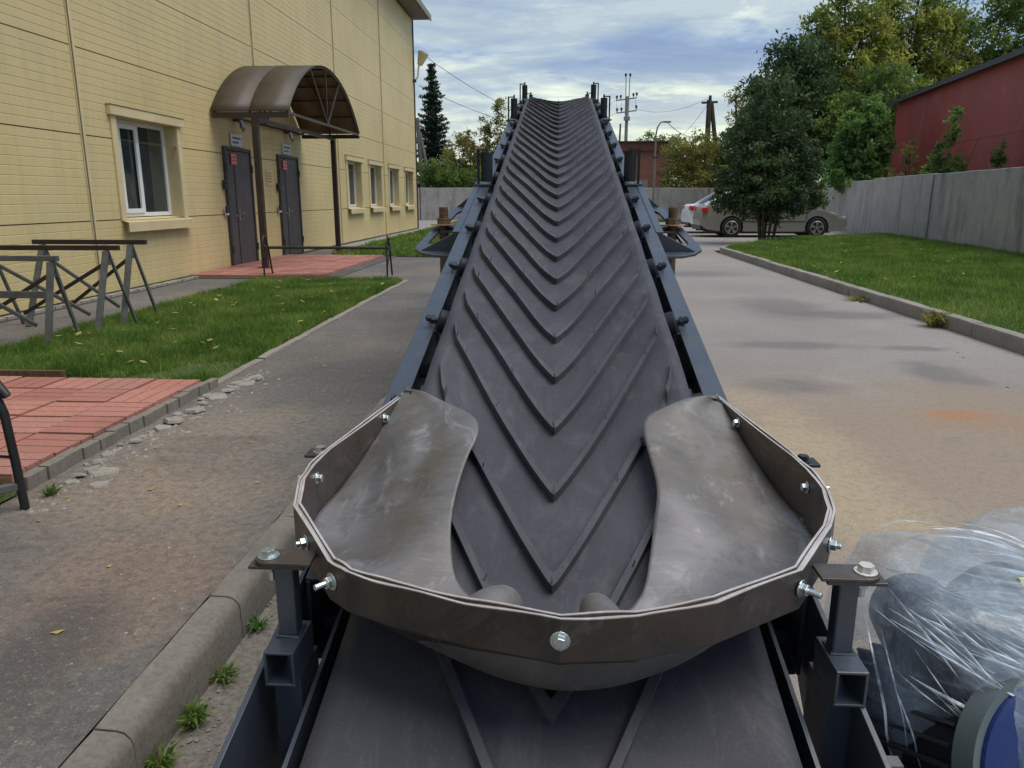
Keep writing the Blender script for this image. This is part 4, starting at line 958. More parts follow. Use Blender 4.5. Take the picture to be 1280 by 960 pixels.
m = MB(); m.cyl((0, 0, 0), (-0.05, 0, 8.2), 0.24, 0.18, 9); m.build('pole', MAT['bark'], ap, True)
m = MB(); m.cyl((1.35, 0, 0), (0.12, 0, 8.0), 0.20, 0.15, 9); m.build('strut', MAT['bark'], ap, True)
m = MB(); m.bar((-0.6, 0, 8.0), (0.55, 0, 8.05), 0.14, 0.14); m.build('crossarm', MAT['motor_dark'], ap)
m = MB(); m.cyl((0, 0, 8.0), (0, 0, 8.5), 0.14, 0.1, 8); m.build('insulator', MAT['motor_dark'], ap)
lp = empty('leaning_pole', (-8.3, 50, 0), label='grey double pole in front of the dark fir left of the conveyor', cat='power pole')
m = MB(); m.cyl((-0.15, 0, 0), (-0.5, 0, 6.1), 0.16, 0.12, 8); m.build('pole', MAT['pole_wood'], lp, True)
m = MB(); m.cyl((0.55, 0, 0), (-0.35, 0, 5.2), 0.13, 0.10, 8); m.build('strut', MAT['pole_wood'], lp, True)
def wire(p0, p1, sag, r, label):
    m = MB(); P = []
    for k in range(25):
        t = k / 24; P.append(Vector(p0).lerp(Vector(p1), t) - Vector((0, 0, sag * 4 * t * (1 - t))))
    m.tube(P, r, 5); return tag(m.build('overhead_wire', MAT['wire'], None, True), label, 'wire', 'overhead wires')
wire((-5.6, 32.4, 6.9), (5.3, 75, 10.05), 2.2, 0.011, 'upper thin wire from the yellow building corner across the clouds')
wire((-5.6, 32.4, 5.6), (5.35, 75, 8.95), 1.6, 0.011, 'lower thin wire from the yellow building corner past the birch')
wire((5.9, 44.2, 5.2), (10.95, 60, 5.9), 0.5, 0.018, 'sagging cable from the street lamp to the strut pole')
wire((7.1, 75, 9.2), (11.0, 60, 8.4), 0.6, 0.012, 'thin wire from the tall power pole to the strut pole')
wire((10.9, 60, 8.0), (7.6, 57, 4.6), 0.3, 0.014, 'steep wire dropping from the strut pole to the brick building')

# ================================================================ TREES
def leaves(centers, radii, per, size, squash=0.8, flat=0.0):
    """clumps of small quads; centres (n,3), radii (n,)"""
    n = len(centers); c = np.repeat(np.array(centers), per, 0); r = np.repeat(np.array(radii), per)
    k = len(c); d = nrng.normal(0, 1, (k, 3)); d /= np.linalg.norm(d, axis=1)[:, None] + 1e-9
    p = c + d * (r * nrng.random(k) ** 0.55)[:, None] * np.array([1, 1, squash])
    u = nrng.normal(0, 1, (k, 3)); u /= np.linalg.norm(u, axis=1)[:, None]
    w = nrng.normal(0, 1, (k, 3)); w[:, 2] *= (1 - flat); w -= (w * u).sum(1)[:, None] * u; w /= np.linalg.norm(w, axis=1)[:, None] + 1e-9
    s = size * (0.6 + 0.8 * nrng.random(k)); L = s[:, None] * u; Wd = (s * 0.42)[:, None] * w
    V = np.stack([p - L, p + Wd, p + L, p - Wd], 1).reshape(-1, 3)
    ct = np.repeat(nrng.random(n), per)
    tint = np.clip(0.55 * ct + 0.45 * nrng.random(k), 0, 1)
    return V, k, tint
def make_tree(name, label, base, h, lobes, leafmat, nclump, per, clump_r, leaf, trunk_r=0.15, stems=1, group=None, cat='tree', bark='bark', squash=0.8):
    """lobes: (dx,dy,z,rx,rz) relative to base"""
    e = empty(name, base, label=label, cat=cat, group=group)
    C_, Rr = [], []
    vol = np.array([l[3] * l[3] * l[4] for l in lobes]) ** 0.75; vol = vol / vol.sum()
    tips = []
    for l, v in zip(lobes, vol):
        n = max(3, int(nclump * v)); lx, ly, lz, rx, rz = l
        for _ in range(n):
            d = nrng.normal(0, 1, 3); d /= np.linalg.norm(d); q = nrng.random() ** 0.42
            q *= 1 + 0.28 * mnoise.noise((d[0] * 2.2 + lx, d[1] * 2.2 + lz, d[2] * 2.2))
            C_.append((lx + d[0] * rx * q, ly + d[1] * rx * q, max(0.1, lz + d[2] * rz * q))); Rr.append(clump_r * (0.55 + 0.8 * nrng.random()))
        tips.append((lx, ly, lz, rx, rz))
    V, k, t = leaves(C_, Rr, per, leaf, squash)
    link(bpy.data.objects.new('crown', quads_mesh('crown', V, k, t, MAT[leafmat])), e)
    m = MB()
    for s in range(stems):
        a = 2 * math.pi * s / max(stems, 1); off = 0.0 if stems == 1 else 0.12 + 0.1 * rnd.random()
        tx, ty = math.cos(a) * off, math.sin(a) * off; ht = h * rnd.uniform(0.68, 0.82)
        lean = (math.cos(a) * h * (0.0 if stems == 1 else 0.16), math.sin(a) * h * (0 if stems == 1 else 0.16))
        m.tube([(tx, ty, -0.1), (tx + lean[0] * .2 + rnd.uniform(-.03, .03) * h * .2, ty + lean[1] * .2, ht * 0.3), (tx + lean[0] * .5, ty + lean[1] * .5 + rnd.uniform(-.02, .02) * h, ht * 0.65), (tx + lean[0], ty + lean[1], ht)], [trunk_r, trunk_r * 0.8, trunk_r * 0.5, trunk_r * 0.15], 7)
    m.build('trunk', MAT[bark], e, True)
    m = MB()
    for i, (lx, ly, lz, rx, rz) in enumerate(tips):
        st = max(0.15 * h, lz - rz * 0.9 - 0.1 * h) if stems == 1 else 0.12 * h
        m.tube([(0, 0, st), (lx * 0.45, ly * 0.45, (st + lz) / 2 - 0.05 * h), (lx, ly, lz), (lx * 1.1, ly * 1.1, lz + rz * .6)], [trunk_r * 0.5, trunk_r * 0.38, trunk_r * 0.2, trunk_r * .06], 5)
        for _ in range(5):
            d = nrng.normal(0, 1, 3); d /= np.linalg.norm(d)
            m.tube([(lx * .7, ly * .7, lz - rz * .3), (lx + d[0] * rx * .5, ly + d[1] * rx * .5, lz + d[2] * rz * .5), (lx + d[0] * rx * .95, ly + d[1] * rx * .95, lz + d[2] * rz * .95)], [trunk_r * .18, trunk_r * .12, trunk_r * .04], 4)
    m.build('limbs', MAT[bark], e, True)
    return e
make_tree('dark_bush', 'dense dark green multi stemmed bush in front of the silver parked car', (5.75, 22.0, 0.09), 4.4,
          [(0, 0, 2.1, 1.03, 1.2), (-0.779, 0, 1.5, 0.731, 0.75), (0.779, 0.1, 1.35, 0.731, 0.7), (-0.082, 0, 3.2, 0.731, 0.9), (0.656, 0, 2.6, 0.602, 0.85), (-0.779, 0, 2.5, 0.559, 0.85), (-0.164, -0.3, 1.35, 0.86, 0.5), (0.984, 0, 1.9, 0.516, 0.5), (0.205, 0.2, 3.9, 0.387, 0.5), (1.23, 0, 1.15, 0.387, 0.3), (-1.19, 0, 1.2, 0.387, 0.45), (-0.41, 0, 3.9, 0.301, 0.4), (0.45, -0.2, 0.95, 0.55, 0.35), (-0.5, -0.2, 0.9, 0.5, 0.35), (0.1, 0.3, 0.6, 0.4, 0.25)],
          'leaf_dark', 820, 32, 0.21, 0.055, 0.035, 9, cat='bush')
rt = 'trees behind the right boundary wall'
make_tree('dark_leafy_tree', 'tall dark green leafy tree rising just behind the dark bush', (11.6, 41, 0), 9.6,
          [(-0.6, 0, 6.0, 1.7, 2.0), (0.6, 0, 7.6, 1.3, 1.3), (-1.7, 0, 4.4, 1.3, 1.5), (1.2, 0, 5.0, 1.6, 2.0), (-0.8, 0, 8.1, 0.9, 0.9), (0.2, 0, 3.2, 2.2, 1.6), (2.6, 0, 4.0, 1.5, 1.8), (-2.1, 0, 6.6, .5, .7)], 'leaf_dark', 750, 34, 0.5, 0.12, 0.16, group=rt)
make_tree('yellowing_tree', 'tall yellowing tree behind the corner of the red garage, second from the bush', (14.6, 43, 0), 11.5,
          [(0, 0, 7.6, 1.7, 1.9), (-1.2, 0, 9.3, 1.1, 1.5), (0.9, 0, 9.8, 1.2, 1.5), (-2.0, 0, 7.3, 1.1, 1.2), (1.9, 0, 7.7, 1.3, 1.5), (0, 0, 5.0, 2.4, 2.0), (-.3, 0, 11.0, .6, .9)], 'leaf_yellow', 620, 32, 0.55, 0.13, 0.18, group=rt)
make_tree('yellowing_tree', 'broad golden green tree above the far half of the garage roof', (18.6, 45, 0), 12.5,
          [(0, 0, 8.6, 1.9, 2.2), (-1.3, 0, 10.9, 1.0, 1.3), (1.2, 0, 10.4, 1.3, 1.5), (-1.8, 0, 7.4, 1.4, 1.6), (2.1, 0, 8.2, 1.3, 1.6), (0, 0, 5.5, 2.6, 2.0), (.2, 0, 12.1, .7, .8)], 'leaf_yellow', 620, 32, 0.55, 0.13, 0.2, group=rt)
make_tree('green_leafy_tree', 'mid green tree with sky gaps above the middle of the garage roof', (22.8, 46, 0), 12.5,
          [(0, 0, 8.6, 1.8, 2.2), (-1.6, 0, 10.4, 1.1, 1.2), (1.2, 0, 11.2, 1.3, 1.3), (-2.0, 0, 7.7, 1.1, 1.2), (2.4, 0, 8.6, 1.3, 1.7), (0, 0, 6.0, 2.4, 1.6)], 'leaf_mid', 480, 30, 0.55, 0.13, 0.2, group=rt)
make_tree('green_leafy_tree', 'dark green tree at the right edge above the near garage roof', (27.2, 47, 0), 13.5,
          [(0, 0, 9.6, 2.2, 2.4), (-1.5, 0, 11.6, 1.3, 1.4), (1.6, 0, 12.0, 1.5, 1.6), (-1.9, 0, 8.2, 1.2, 1.2), (2.4, 0, 9.0, 1.5, 1.8), (0, 0, 6.6, 2.4, 1.6)], 'leaf_mid', 520, 30, 0.55, 0.13, 0.2, group=rt)
make_tree('green_leafy_tree', 'olive green tree filling in between the dark tree and garage corner', (15.4, 38.5, 0), 7.6,
          [(0, 0, 5.2, 1.8, 1.8), (-1.8, 0, 4.6, 1.5, 1.6), (1.6, 0, 4.6, 1.5, 1.5), (-0.6, 0, 6.5, 1.2, 1.0), (0, 0, 3.0, 2.6, 1.5)], 'leaf_mid', 560, 32, 0.45, 0.11, 0.15, group=rt)
make_tree('maple_sapling', 'fresh green maple sapling leaning over the wall left of the garage', (11.75, 32.0, 0), 5.2,
          [(0, 0, 3.2, 0.85, 1.2), (-0.65, 0, 2.8, 0.6, 0.9), (0.5, 0, 3.9, 0.5, 0.8), (0.75, 0, 3.0, 0.55, 0.9), (-0.2, 0, 2.1, 1.2, 0.7), (.3, 0, 4.6, .3, .5), (-.5, 0, 3.9, .4, .5)], 'leaf_fresh', 460, 26, 0.22, 0.10, 0.05, 3, group=rt)
sg = 'saplings growing between the boundary wall and the red garage'
def sapling(label, x, y, h, w, mat, n):
    lob = [(0, 0, h * 0.86, w * 0.28, h * 0.16), (-w * .35, 0, h * 0.62, w * 0.32, h * 0.18), (w * .35, 0, h * 0.58, w * 0.32, h * 0.18), (0, 0, h * 0.45, w * 0.55, h * 0.2), (w * .7, 0, h * .5, w * .22, h * .12), (-w * .7, 0, h * .5, w * .22, h * .12)]
    return make_tree('maple_sapling', label, (x * 1.075 + 0.5, y * 1.075, 0), h, lob, mat, n, 18, 0.15, 0.07, 0.03, 3, group=sg)
sapling('tallest green maple sapling in front of the red garage wall', 10.15, 22.4, 3.75, 0.75, 'leaf_fresh', 150)
sapling('small dark sapling right of the tallest one against the garage', 10.85, 21.2, 2.75, 0.6, 'leaf_mid', 110)
sapling('low brownish sapling at the left end of the garage wall', 10.4, 25.4, 3.0, 0.9, 'leaf_olive', 110)
sapling('olive sapling behind the wall joint near the right edge', 10.55, 18.6, 2.95, 0.7, 'leaf_olive', 90)
sapling('sapling cut off by the right edge above the concrete wall', 11.0, 17.6, 3.0, 0.6, 'leaf_mid', 90)
# bushes beyond the back wall
bg_ = 'bushes beyond the back wall'
make_tree('roadside_bush', 'wide autumn coloured bush right of the brick building', (8.9, 50, 0), 5.2, [(-1.4, 0, 3.4, 1.3, 1.5), (0.2, 0, 3.9, 1.4, 1.4), (1.7, 0, 3.6, 1.3, 1.5), (-.5, 0, 2.0, 2.4, 1.4), (2.6, 0, 2.6, 1.3, 1.6)], 'leaf_olive', 520, 30, 0.4, 0.10, 0.08, 4, group=bg_, cat='bush')
make_tree('roadside_bush', 'green bushy growth behind the brick building roof', (7.0, 62, 0), 6.2, [(0, 0, 4.6, 1.9, 1.4), (-1.8, 0, 4.2, 1.3, 1.3), (2.2, 0, 4.4, 1.6, 1.5), (4.4, 0, 3.8, 1.6, 1.8)], 'leaf_mid', 420, 28, 0.45, 0.12, 0.08, 4, group=bg_, cat='bush')
make_tree('roadside_bush', 'low green bush behind the parked cars by the back wall', (12.3, 49, 0), 4.6, [(0, 0, 3.0, 1.7, 1.5), (-1.5, 0, 2.6, 1.4, 1.4), (1.8, 0, 3.2, 1.5, 1.5)], 'leaf_mid', 420, 28, 0.4, 0.10, 0.08, 4, group=bg_, cat='bush')
make_tree('bare_tree', 'thin yellow leaved tree with pale trunk beside the strut pole', (11.95, 55, 0), 8.6, [(0.3, 0, 6.6, 1.0, 1.4), (0.6, 0, 4.8, 1.0, 1.2), (-0.2, 0, 7.9, 0.6, 0.7), (.8, 0, 3.4, 1.2, 1.2)], 'leaf_olive', 170, 22, 0.35, 0.09, 0.22, group=bg_)
make_tree('birch_tree', 'loose yellow green birch against the sky left of the conveyor', (-4.9, 50, 0), 7.2, [(-0.9, 0, 4.6, 0.7, 0.9), (0.4, 0, 5.2, 0.55, 1.2), (1.35, 0, 6.3, 0.45, 1.0), (-0.1, 0, 3.6, 1.3, 1.0), (1.3, 0, 4.6, 0.6, 1.2), (-1.6, 0, 3.6, 0.5, 0.6), (2.2, 0, 5.2, .35, .7)], 'leaf_olive', 330, 24, 0.30, 0.085, 0.07, 3, group='trees left of the conveyor')
make_tree('birch_tree', 'small sparse birch between the fir and the larger birch', (-7.0, 52, 0), 5.4, [(0, 0, 3.8, 0.6, 1.0), (0.5, 0, 2.8, 0.9, 0.9)], 'leaf_olive', 100, 22, 0.28, 0.085, 0.05, 2, group='trees left of the conveyor')
make_tree('roadside_bush', 'dark green bush behind the back wall left of the conveyor', (-5.0, 48.5, 0), 3.6, [(-1.9, 0, 2.5, 1.2, 1.0), (0, 0, 2.1, 1.5, 0.8), (1.7, 0, 2.2, 1.3, .9), (-2.9, 0, 2.6, 0.8, 1.2), (3.2, 0, 2.1, 1.4, 0.9)], 'leaf_mid', 460, 30, 0.34, 0.09, 0.06, 5, group=bg_, cat='bush')
make_tree('treeline', 'low far treeline between the birch and the conveyor', (-1.5, 66, 0), 4.6, [(-2.5, 0, 2.6, 2.0, 1.4), (0, 0, 2.8, 2.0, 1.3), (2.6, 0, 2.7, 2.0, 1.5), (-5.6, 0, 2.6, 2.0, 1.4)], 'leaf_mid', 400, 24, 0.5, 0.14, 0.08, 4, group=bg_)
# fir
fe = empty('fir_tree', (-9.4, 60, 0), label='dark pointed fir tree right of the yellow building corner', cat='tree', group='trees left of the conveyor')
m = MB(); m.cyl((0, 0, 0), (0, 0, 10.9), 0.22, 0.02, 8); m.build('trunk', MAT['bark'], fe, True)
Cc, Rr_ = [], []; lm = MB()
zz = 1.6
while zz < 10.8:
    rr = 2.05 * ((10.9 - zz) / 9.3) ** 0.72; nb = 9 if zz < 9 else 5; ph = rnd.random() * 6
    for k in range(nb):
        a = ph + 2 * math.pi * k / nb + rnd.uniform(-.25, .25); L = rr * rnd.uniform(0.7, 1.12)
        zb_ = zz + rnd.uniform(-0.16, 0.16); L *= rnd.uniform(0.7, 1.1)
        lm.tube([(0, 0, zb_), (math.cos(a) * L * .6, math.sin(a) * L * .6, zb_ - 0.1 * L), (math.cos(a) * L, math.sin(a) * L, zb_ + 0.02)], [.03, .02, .008], 4)
        for s in np.linspace(0.25, 1, max(3, int(L * 5))):
            Cc.append((math.cos(a) * L * s, math.sin(a) * L * s, zb_ - 0.12 * L * math.sin(s * 3))); Rr_.append(0.30 * (1.25 - 0.6 * s))
    zz += 0.30
V, k, t = leaves(Cc, Rr_, 18, 0.095, 0.55, 0.3)
link(bpy.data.objects.new('needles', quads_mesh('needles', V, k, t, MAT['needle'])), fe); lm.build('limbs', MAT['bark'], fe)
m = MB()
for k in range(200):
    if k % 3: x, y, z = rnd.uniform(3.95, 8.5), rnd.uniform(4.5, 22), 0.15
    else: x, y, z = rnd.uniform(-4.4, -2.4), rnd.uniform(5.2, 11.3), 0.07
    if z > .1 and x > WALL(y) - 0.2: continue
    a = rnd.random() * 6; r = rnd.uniform(0.02, 0.04) * (1 + y * 0.02); t = rnd.uniform(-.4, .4)
    m.add([(x + math.cos(a) * r, y + math.sin(a) * r, z + t * r), (x - math.sin(a) * r * .6, y + math.cos(a) * r * .6, z), (x - math.cos(a) * r, y - math.sin(a) * r, z - t * r), (x + math.sin(a) * r * .6, y - math.cos(a) * r * .6, z)], [(0, 1, 2, 3)])
for k in range(110):
    x, y = (rnd.uniform(3.0, 3.72), rnd.uniform(4, 18)) if k % 2 else (rnd.uniform(-2.2, -1.15), rnd.uniform(1.4, 9)); a = rnd.random() * 6; r = rnd.uniform(0.008, 0.02)
    m.add([(x + math.cos(a) * r, y + math.sin(a) * r, .006), (x - math.sin(a) * r * .6, y + math.cos(a) * r * .6, .003), (x - math.cos(a) * r, y - math.sin(a) * r, .007), (x + math.sin(a) * r * .6, y - math.cos(a) * r * .6, .002)], [(0, 1, 2, 3)])
fl = m.build('fallen_leaves', simple('dry_fallen_leaf', (0.34, 0.27, 0.09), 0.8, var=0.4, scale=8)); tag(fl, kind='stuff')
# weeds at kerbs
def tuft(name, label, loc, n, h, spread, mat='grass', wide=0.004, group=None, kind=None):
    k = n; a = nrng.random(k) * 6.283; r0 = nrng.random(k) * spread * 0.35; b = nrng.random(k) * 6.283
    hh = h * (0.45 + 0.7 * nrng.random(k)); out = spread * (0.2 + 0.9 * nrng.random(k))
    p = np.stack([np.cos(a) * r0, np.sin(a) * r0, np.zeros(k)], 1); mid = p + np.stack([np.cos(a) * out * .45, np.sin(a) * out * .45, hh * .75], 1); tip = p + np.stack([np.cos(a) * out, np.sin(a) * out, hh * (0.5 + .5 * nrng.random(k))], 1)
    w = np.stack([-np.sin(b), np.cos(b), np.zeros(k)], 1) * wide
    V = np.concatenate([np.stack([p - w, p + w, mid + w, mid - w], 1), np.stack([mid - w, mid + w, tip + w * .15, tip - w * .15], 1)]).reshape(-1, 3)
    o = link(bpy.data.objects.new(name, quads_mesh(name, V, 2 * k, nrng.random(2 * k), MAT[mat]))); o.location = loc; return tag(o, label, 'weed', group)
gk = 'grass tufts at the foot of the left kerb'
tuft('grass_tuft', 'largest bright grass tuft at the foot of the left kerb', (-0.945, 1.72, -0.14), 80, 0.055, 0.055, group=gk)
tuft('grass_tuft', 'dull grass tuft just beyond the largest one along the kerb', (-0.955, 1.92, -0.14), 55, 0.035, 0.06, 'leaf_mid', group=gk)
tuft('grass_tuft', 'tiny weed at a kerb joint beside the left bracket post', (-0.955, 2.19, -0.14), 40, 0.04, 0.05, 'leaf_fresh', group=gk)
tuft('grass_tuft', 'grass tuft nearest the bottom edge under the left kerb', (-0.955, 1.56, -0.14), 60, 0.05, 0.06, group=gk)
tuft('grass_tuft', 'thin weed tuft beside the broken corner of the red terrace', (-2.12, 2.93, 0.0), 45, 0.045, 0.06, 'leaf_mid', 0.003)
tuft('dry_weed', 'dry brown weed clump growing against the right kerb', (3.70, 7.65, 0.0), 160, 0.17, 0.17, 'leaf_olive', 0.008)
tuft('dry_weed', 'low dry weeds along the right kerb beyond the brown clump', (3.71, 9.6, 0.0), 70, 0.07, 0.25, 'leaf_olive', 0.008)

# ================================================================ CARS (front towards local +X)
def car(loc, rz, paint, label, scale=1.0):
    e = empty('parked_car', loc, (0, 0, rz), label, 'car', 'cars parked at the end of the yard'); e.scale = (scale,) * 3
    # lower body outline, clockwise from rear bottom; wheel centres at x=-1.33 and 1.33
    def arc(cx, r, a0, a1, n=11): return [(cx + r * math.cos(R(a0 + (a1 - a0) * k / (n - 1))), 0.31 + r * math.sin(R(a0 + (a1 - a0) * k / (n - 1)))) for k in range(n)]
    bot = [(-2.10, 0.24), (-1.72, 0.20)] + arc(-1.33, 0.37, 197, -17) + [(-0.9, 0.19), (0.9, 0.19)] + arc(1.33, 0.37, 197, -17) + [(1.75, 0.19), (2.12, 0.22)]
    top = [(2.26, 0.30), (2.30, 0.42), (2.27, 0.56), (2.18, 0.66), (2.0, 0.73), (1.6, 0.82), (1.15, 0.89), (0.95, 0.92), (0.2, 0.93), (-0.8, 0.95), (-1.6, 0.98), (-1.85, 1.00), (-2.10, 0.99), (-2.22, 0.93), (-2.27, 0.75), (-2.30, 0.55), (-2.27, 0.36)]
    out = bot + top
    cx, cz = 0.0, 0.55
    def ring(y, inset, tw):
        P = []
        for x, z in out:
            k = 1.0 - inset
            zz = z if z < 0.5 else cz + (z - cz) * (1 - inset * 0.6)
            xx = x * k if abs(x) > 1.75 else x
            yy = y * (1 - (0.08 * max(0, (z - 0.6) / 0.4))) * (1 - 0.10 * max(0, (abs(x) - 1.6) / 0.7) ** 2 * tw)
            P.append((xx, yy, zz))
        return P
    m = MB(); m.grid([ring(y, i, 1) for y, i in ((-0.865, 0.03), (-0.855, 0.008), (-0.80, 0.0), (-0.4, -0.004), (0, -0.006), (0.4, -0.004), (0.80, 0.0), (0.855, 0.008), (0.865, 0.03))], closed=True)
    n = len(out); m.f.append(tuple(range(n - 1, -1, -1))); m.mi.append(0); m.f.append(tuple(8 * n + k for k in range(n))); m.mi.append(0)
    body = m.build('body', paint, e, True)
    # greenhouse
    gl = [(-1.72, 0.94), (-1.05, 1.37), (-0.55, 1.42), (0.15, 1.42), (0.45, 1.36), (1.08, 0.90)]
    m = MB(); rows = []
    for y, top_in in ((-1, 1), (1, 1)): rows.append([(x, y * (0.80 - 0.20 * (z - 0.92) / 0.5), z) for x, z in gl])
    m.grid(rows); nn = len(gl); m.f.append(tuple(range(nn))); m.mi.append(0); m.f.append(tuple(nn + k for k in range(nn - 1, -1, -1))); m.mi.append(0)
    m.build('windows', MAT['car_glass'], e)
    m = MB(); rf = [(-1.13, 1.345), (-1.0, 1.395), (-0.55, 1.437), (0.15, 1.437), (0.40, 1.392), (0.50, 1.350)]
    m.grid([[(x, y, z - dz_) for x, z in rf] for y, dz_ in ((-0.635, 0.035), (-0.60, 0.01), (-0.3, -0.008), (0, -0.012), (0.3, -0.008), (0.60, 0.01), (0.635, 0.035))])
    o = m.build('roof', paint, e, True); md = o.modifiers.new('t', 'SOLIDIFY'); md.thickness = 0.03
    for s in (-1, 1):
        for (xa, za, xb, zb, w) in ((1.10, 0.90, 0.44, 1.37, 0.06), (-1.76, 0.95, -1.05, 1.38, 0.14), (-0.30, 0.93, -0.34, 1.41, 0.05), (-1.02, 0.94, -1.05, 1.36, 0.03)):
            m = MB(); m.bar((xa, s * (0.81 - 0.2 * (za - 0.92) / 0.5), za), (xb, s * (0.81 - 0.2 * (zb - 0.92) / 0.5), zb), 0.03, w, (1, 0, 0)); m.build('pillar', paint, e)
        for x in (-1.33, 1.33):
            w = empty('wheel'); w.parent = e; w.location = (x, s * 0.78, 0.31)
            m = MB(); m.cyl((0, -0.10 , 0), (0, 0.10, 0), 0.31, n=28); m.build('tyre', MAT['tyre'], w, True, 0.02)
            m = MB(); m.cyl((0, s * 0.095, 0), (0, s * 0.104, 0), 0.205, 0.20, n=28); m.build('rim_well', MAT['black'], w)
            m = MB()
            for k in range(5):
                a = R(90 + 72 * k)
                for da in (-0.16, 0.16): m.bar((0.04 * math.cos(a), s * 0.11, 0.04 * math.sin(a)), (0.19 * math.cos(a + da), s * 0.11, 0.19 * math.sin(a + da)), 0.035, 0.02, (0, 1, 0))
            m.cyl((0, s * 0.10, 0), (0, s * 0.122, 0), 0.05, n=14)
            m.tube([(0.195 * math.cos(t), s * 0.107, 0.195 * math.sin(t)) for t in np.linspace(0, 2 * math.pi, 28, endpoint=False)], 0.014, 6, True)
            m.build('rim', MAT['rim'], w)
        # door seams, handles, mirror, sill strip
        m = MB()
        for xx in (1.0, -0.28, -1.0): m.box((xx, s * 0.851, 0.60), (0.010, 0.012, 0.66 if xx > -0.9 else 0.40))
        m.box((0, s * 0.862, 0.50), (2.0, 0.012, 0.018)); m.build('door_seam', MAT['black'], e)
        for xx in (-0.12, -0.86):
            m = MB(); m.box((xx, s * 0.858, 0.80), (0.17, 0.03, 0.03)); m.build('door_handle', paint, e, bevel=0.006)
        m = MB(); m.box((0.80, s * 0.90, 0.98), (0.12, 0.18, 0.12)); m.build('wing_mirror', paint, e, bevel=0.03)
        m = MB(); m.box((2.10, s * 0.62, 0.62), (0.26, 0.36, 0.13), Matrix.Rotation(R(14), 3, 'Y')); m.build('headlight', MAT['lamp_clear'], e, bevel=0.03)
        m = MB(); m.box((-2.17, s * 0.66, 0.86), (0.20, 0.34, 0.16)); m.build('tail_light', MAT['lamp_red'], e, bevel=0.03)
        m = MB(); m.box((-0.2, s * 0.80, 0.185), (3.9, 0.10, 0.06)); m.build('sill_trim', MAT['black'], e)
    m = MB(); m.box((2.27, 0, 0.36), (0.08, 1.2, 0.16)); m.build('grille', MAT['black'], e, bevel=0.02)
    m = MB(); m.box((-2.25, 0, 0.30), (0.10, 1.5, 0.14)); m.build('bumper_trim', MAT['black'], e, bevel=0.02)
    m = MB(); m.box((0, 0, 0.22), (3.4, 1.45, 0.16)); m.build('underbody', MAT['black'], e)
    m = MB()
    for x in (-1.33, 1.33): m.cyl((x, -0.70, 0.36), (x, 0.70, 0.36), 0.33, n=18)
    m.build('wheel_well', MAT['black'], e)
    return e
car((6.93, 26.4, -0.004), R(0), MAT['car_olive'], 'silver olive saloon car parked sideways behind the dark bush', 1.01)
car((7.05, 29.4, -0.004), R(2), MAT['car_white'], 'white saloon car standing behind the silver olive one', 1.03)

# ================================================================ CONVEYOR
SL = 0.2255; AN = math.atan(SL); CA, SA = math.cos(AN), math.sin(AN)
YK, YH = 8.05, 10.2                       # crest, head pulley
ZB = 0.36                                # belt centre height extrapolated to Y=0
conv = empty('belt_conveyor', (0, 0, 0), label='long inclined troughed conveyor with a grey chevron rubber belt, bolted hopper at its tail', cat='conveyor')
def cz_(y):       # belt centre height
    r = 0.55
    if y < YK - r: return ZB + SL * y
    if y > YK + 0.2: 
        y = YK + 0.2
    t = (y - (YK - r)) / (r + 0.2); L = r + 0.2
    return ZB + SL * (YK - r) + SL * L * (t - t * t / 2)
def sstep(a, b, x):
    t = min(1, max(0, (x - a) / (b - a))); return t * t * (3 - 2 * t)
def trough(y): return sstep(0.85, 2.05, y) * (1 - 0.45 * sstep(6.8, 8.2, y)) * (1 - sstep(8.8, 10.0, y))
HW = 0.308
def belt_pt(u, y, lift=0.0):
    """point on the belt: u across the flat belt, y along"""
    t = trough(y); A = R(17) * t; su = 1 if u >= 0 else -1; a = abs(u)
    c0, c1 = 0.03, 0.09; N = 10; x = z = 0.0; ang = 0.0
    seg = a / N
    for k in range(N):
        um = (k + 0.5) * seg; ang = A * min(1, max(0, (um - c0) / (c1 - c0))); x += seg * math.cos(ang); z += seg * math.sin(ang)
    ang = A * min(1, max(0, (a - c0) / (c1 - c0)))
    dy = (cz_(y + 0.01) - cz_(y - 0.01)) / 0.02; nn = math.hypot(1, dy)
    # idlers lift the edges a touch: slight sag between them
    sag = 0.003 * math.sin((y - 1.7) * 2 * math.pi / 0.5) * (a / HW) * t
    P = Vector((su * x, y, cz_(y) + z + sag))
    if lift: P += Vector((-su * math.sin(ang) * lift, -dy / nn * math.cos(ang) * lift, 1 / nn * math.cos(ang) * lift))
    return P
# belt as a closed loop: top run, head drum, return run, tail drum
m = MB(); us = [HW * k / 12 for k in range(-12, 13)]; rows = []
yl = list(np.arange(0.42, 10.21, 0.09))
for y in yl: rows.append([belt_pt(u, y) for u in us])
tk = 0.011
zt = cz_(YH)
for k in range(1, 10):
    a = math.pi * k / 9.5; rows.append([(u, YH + 0.13 * math.sin(a), zt - 0.13 + 0.13 * math.cos(a)) for u in us])
for y in (9.8, 8.6, 8.0, 7.2, 6.0, 4.0, 2.0, 1.0, 0.5): rows.append([(u, y, cz_(y) - 0.26 + 0.0) for u in us])
zt = cz_(0.42)
for k in range(0, 10):
    a = math.pi * k / 9.5; rows.append([(u, 0.42 - 0.13 * math.sin(a), zt - 0.13 - 0.13 * math.cos(a)) for u in us])
rows.append([Vector(p) for p in rows[0]])
m.grid(rows); belt = m.build('belt', MAT['rubber'], conv, True)
md = belt.modifiers.new('thick', 'SOLIDIFY'); md.thickness = tk; md.offset = 1 if False else -1
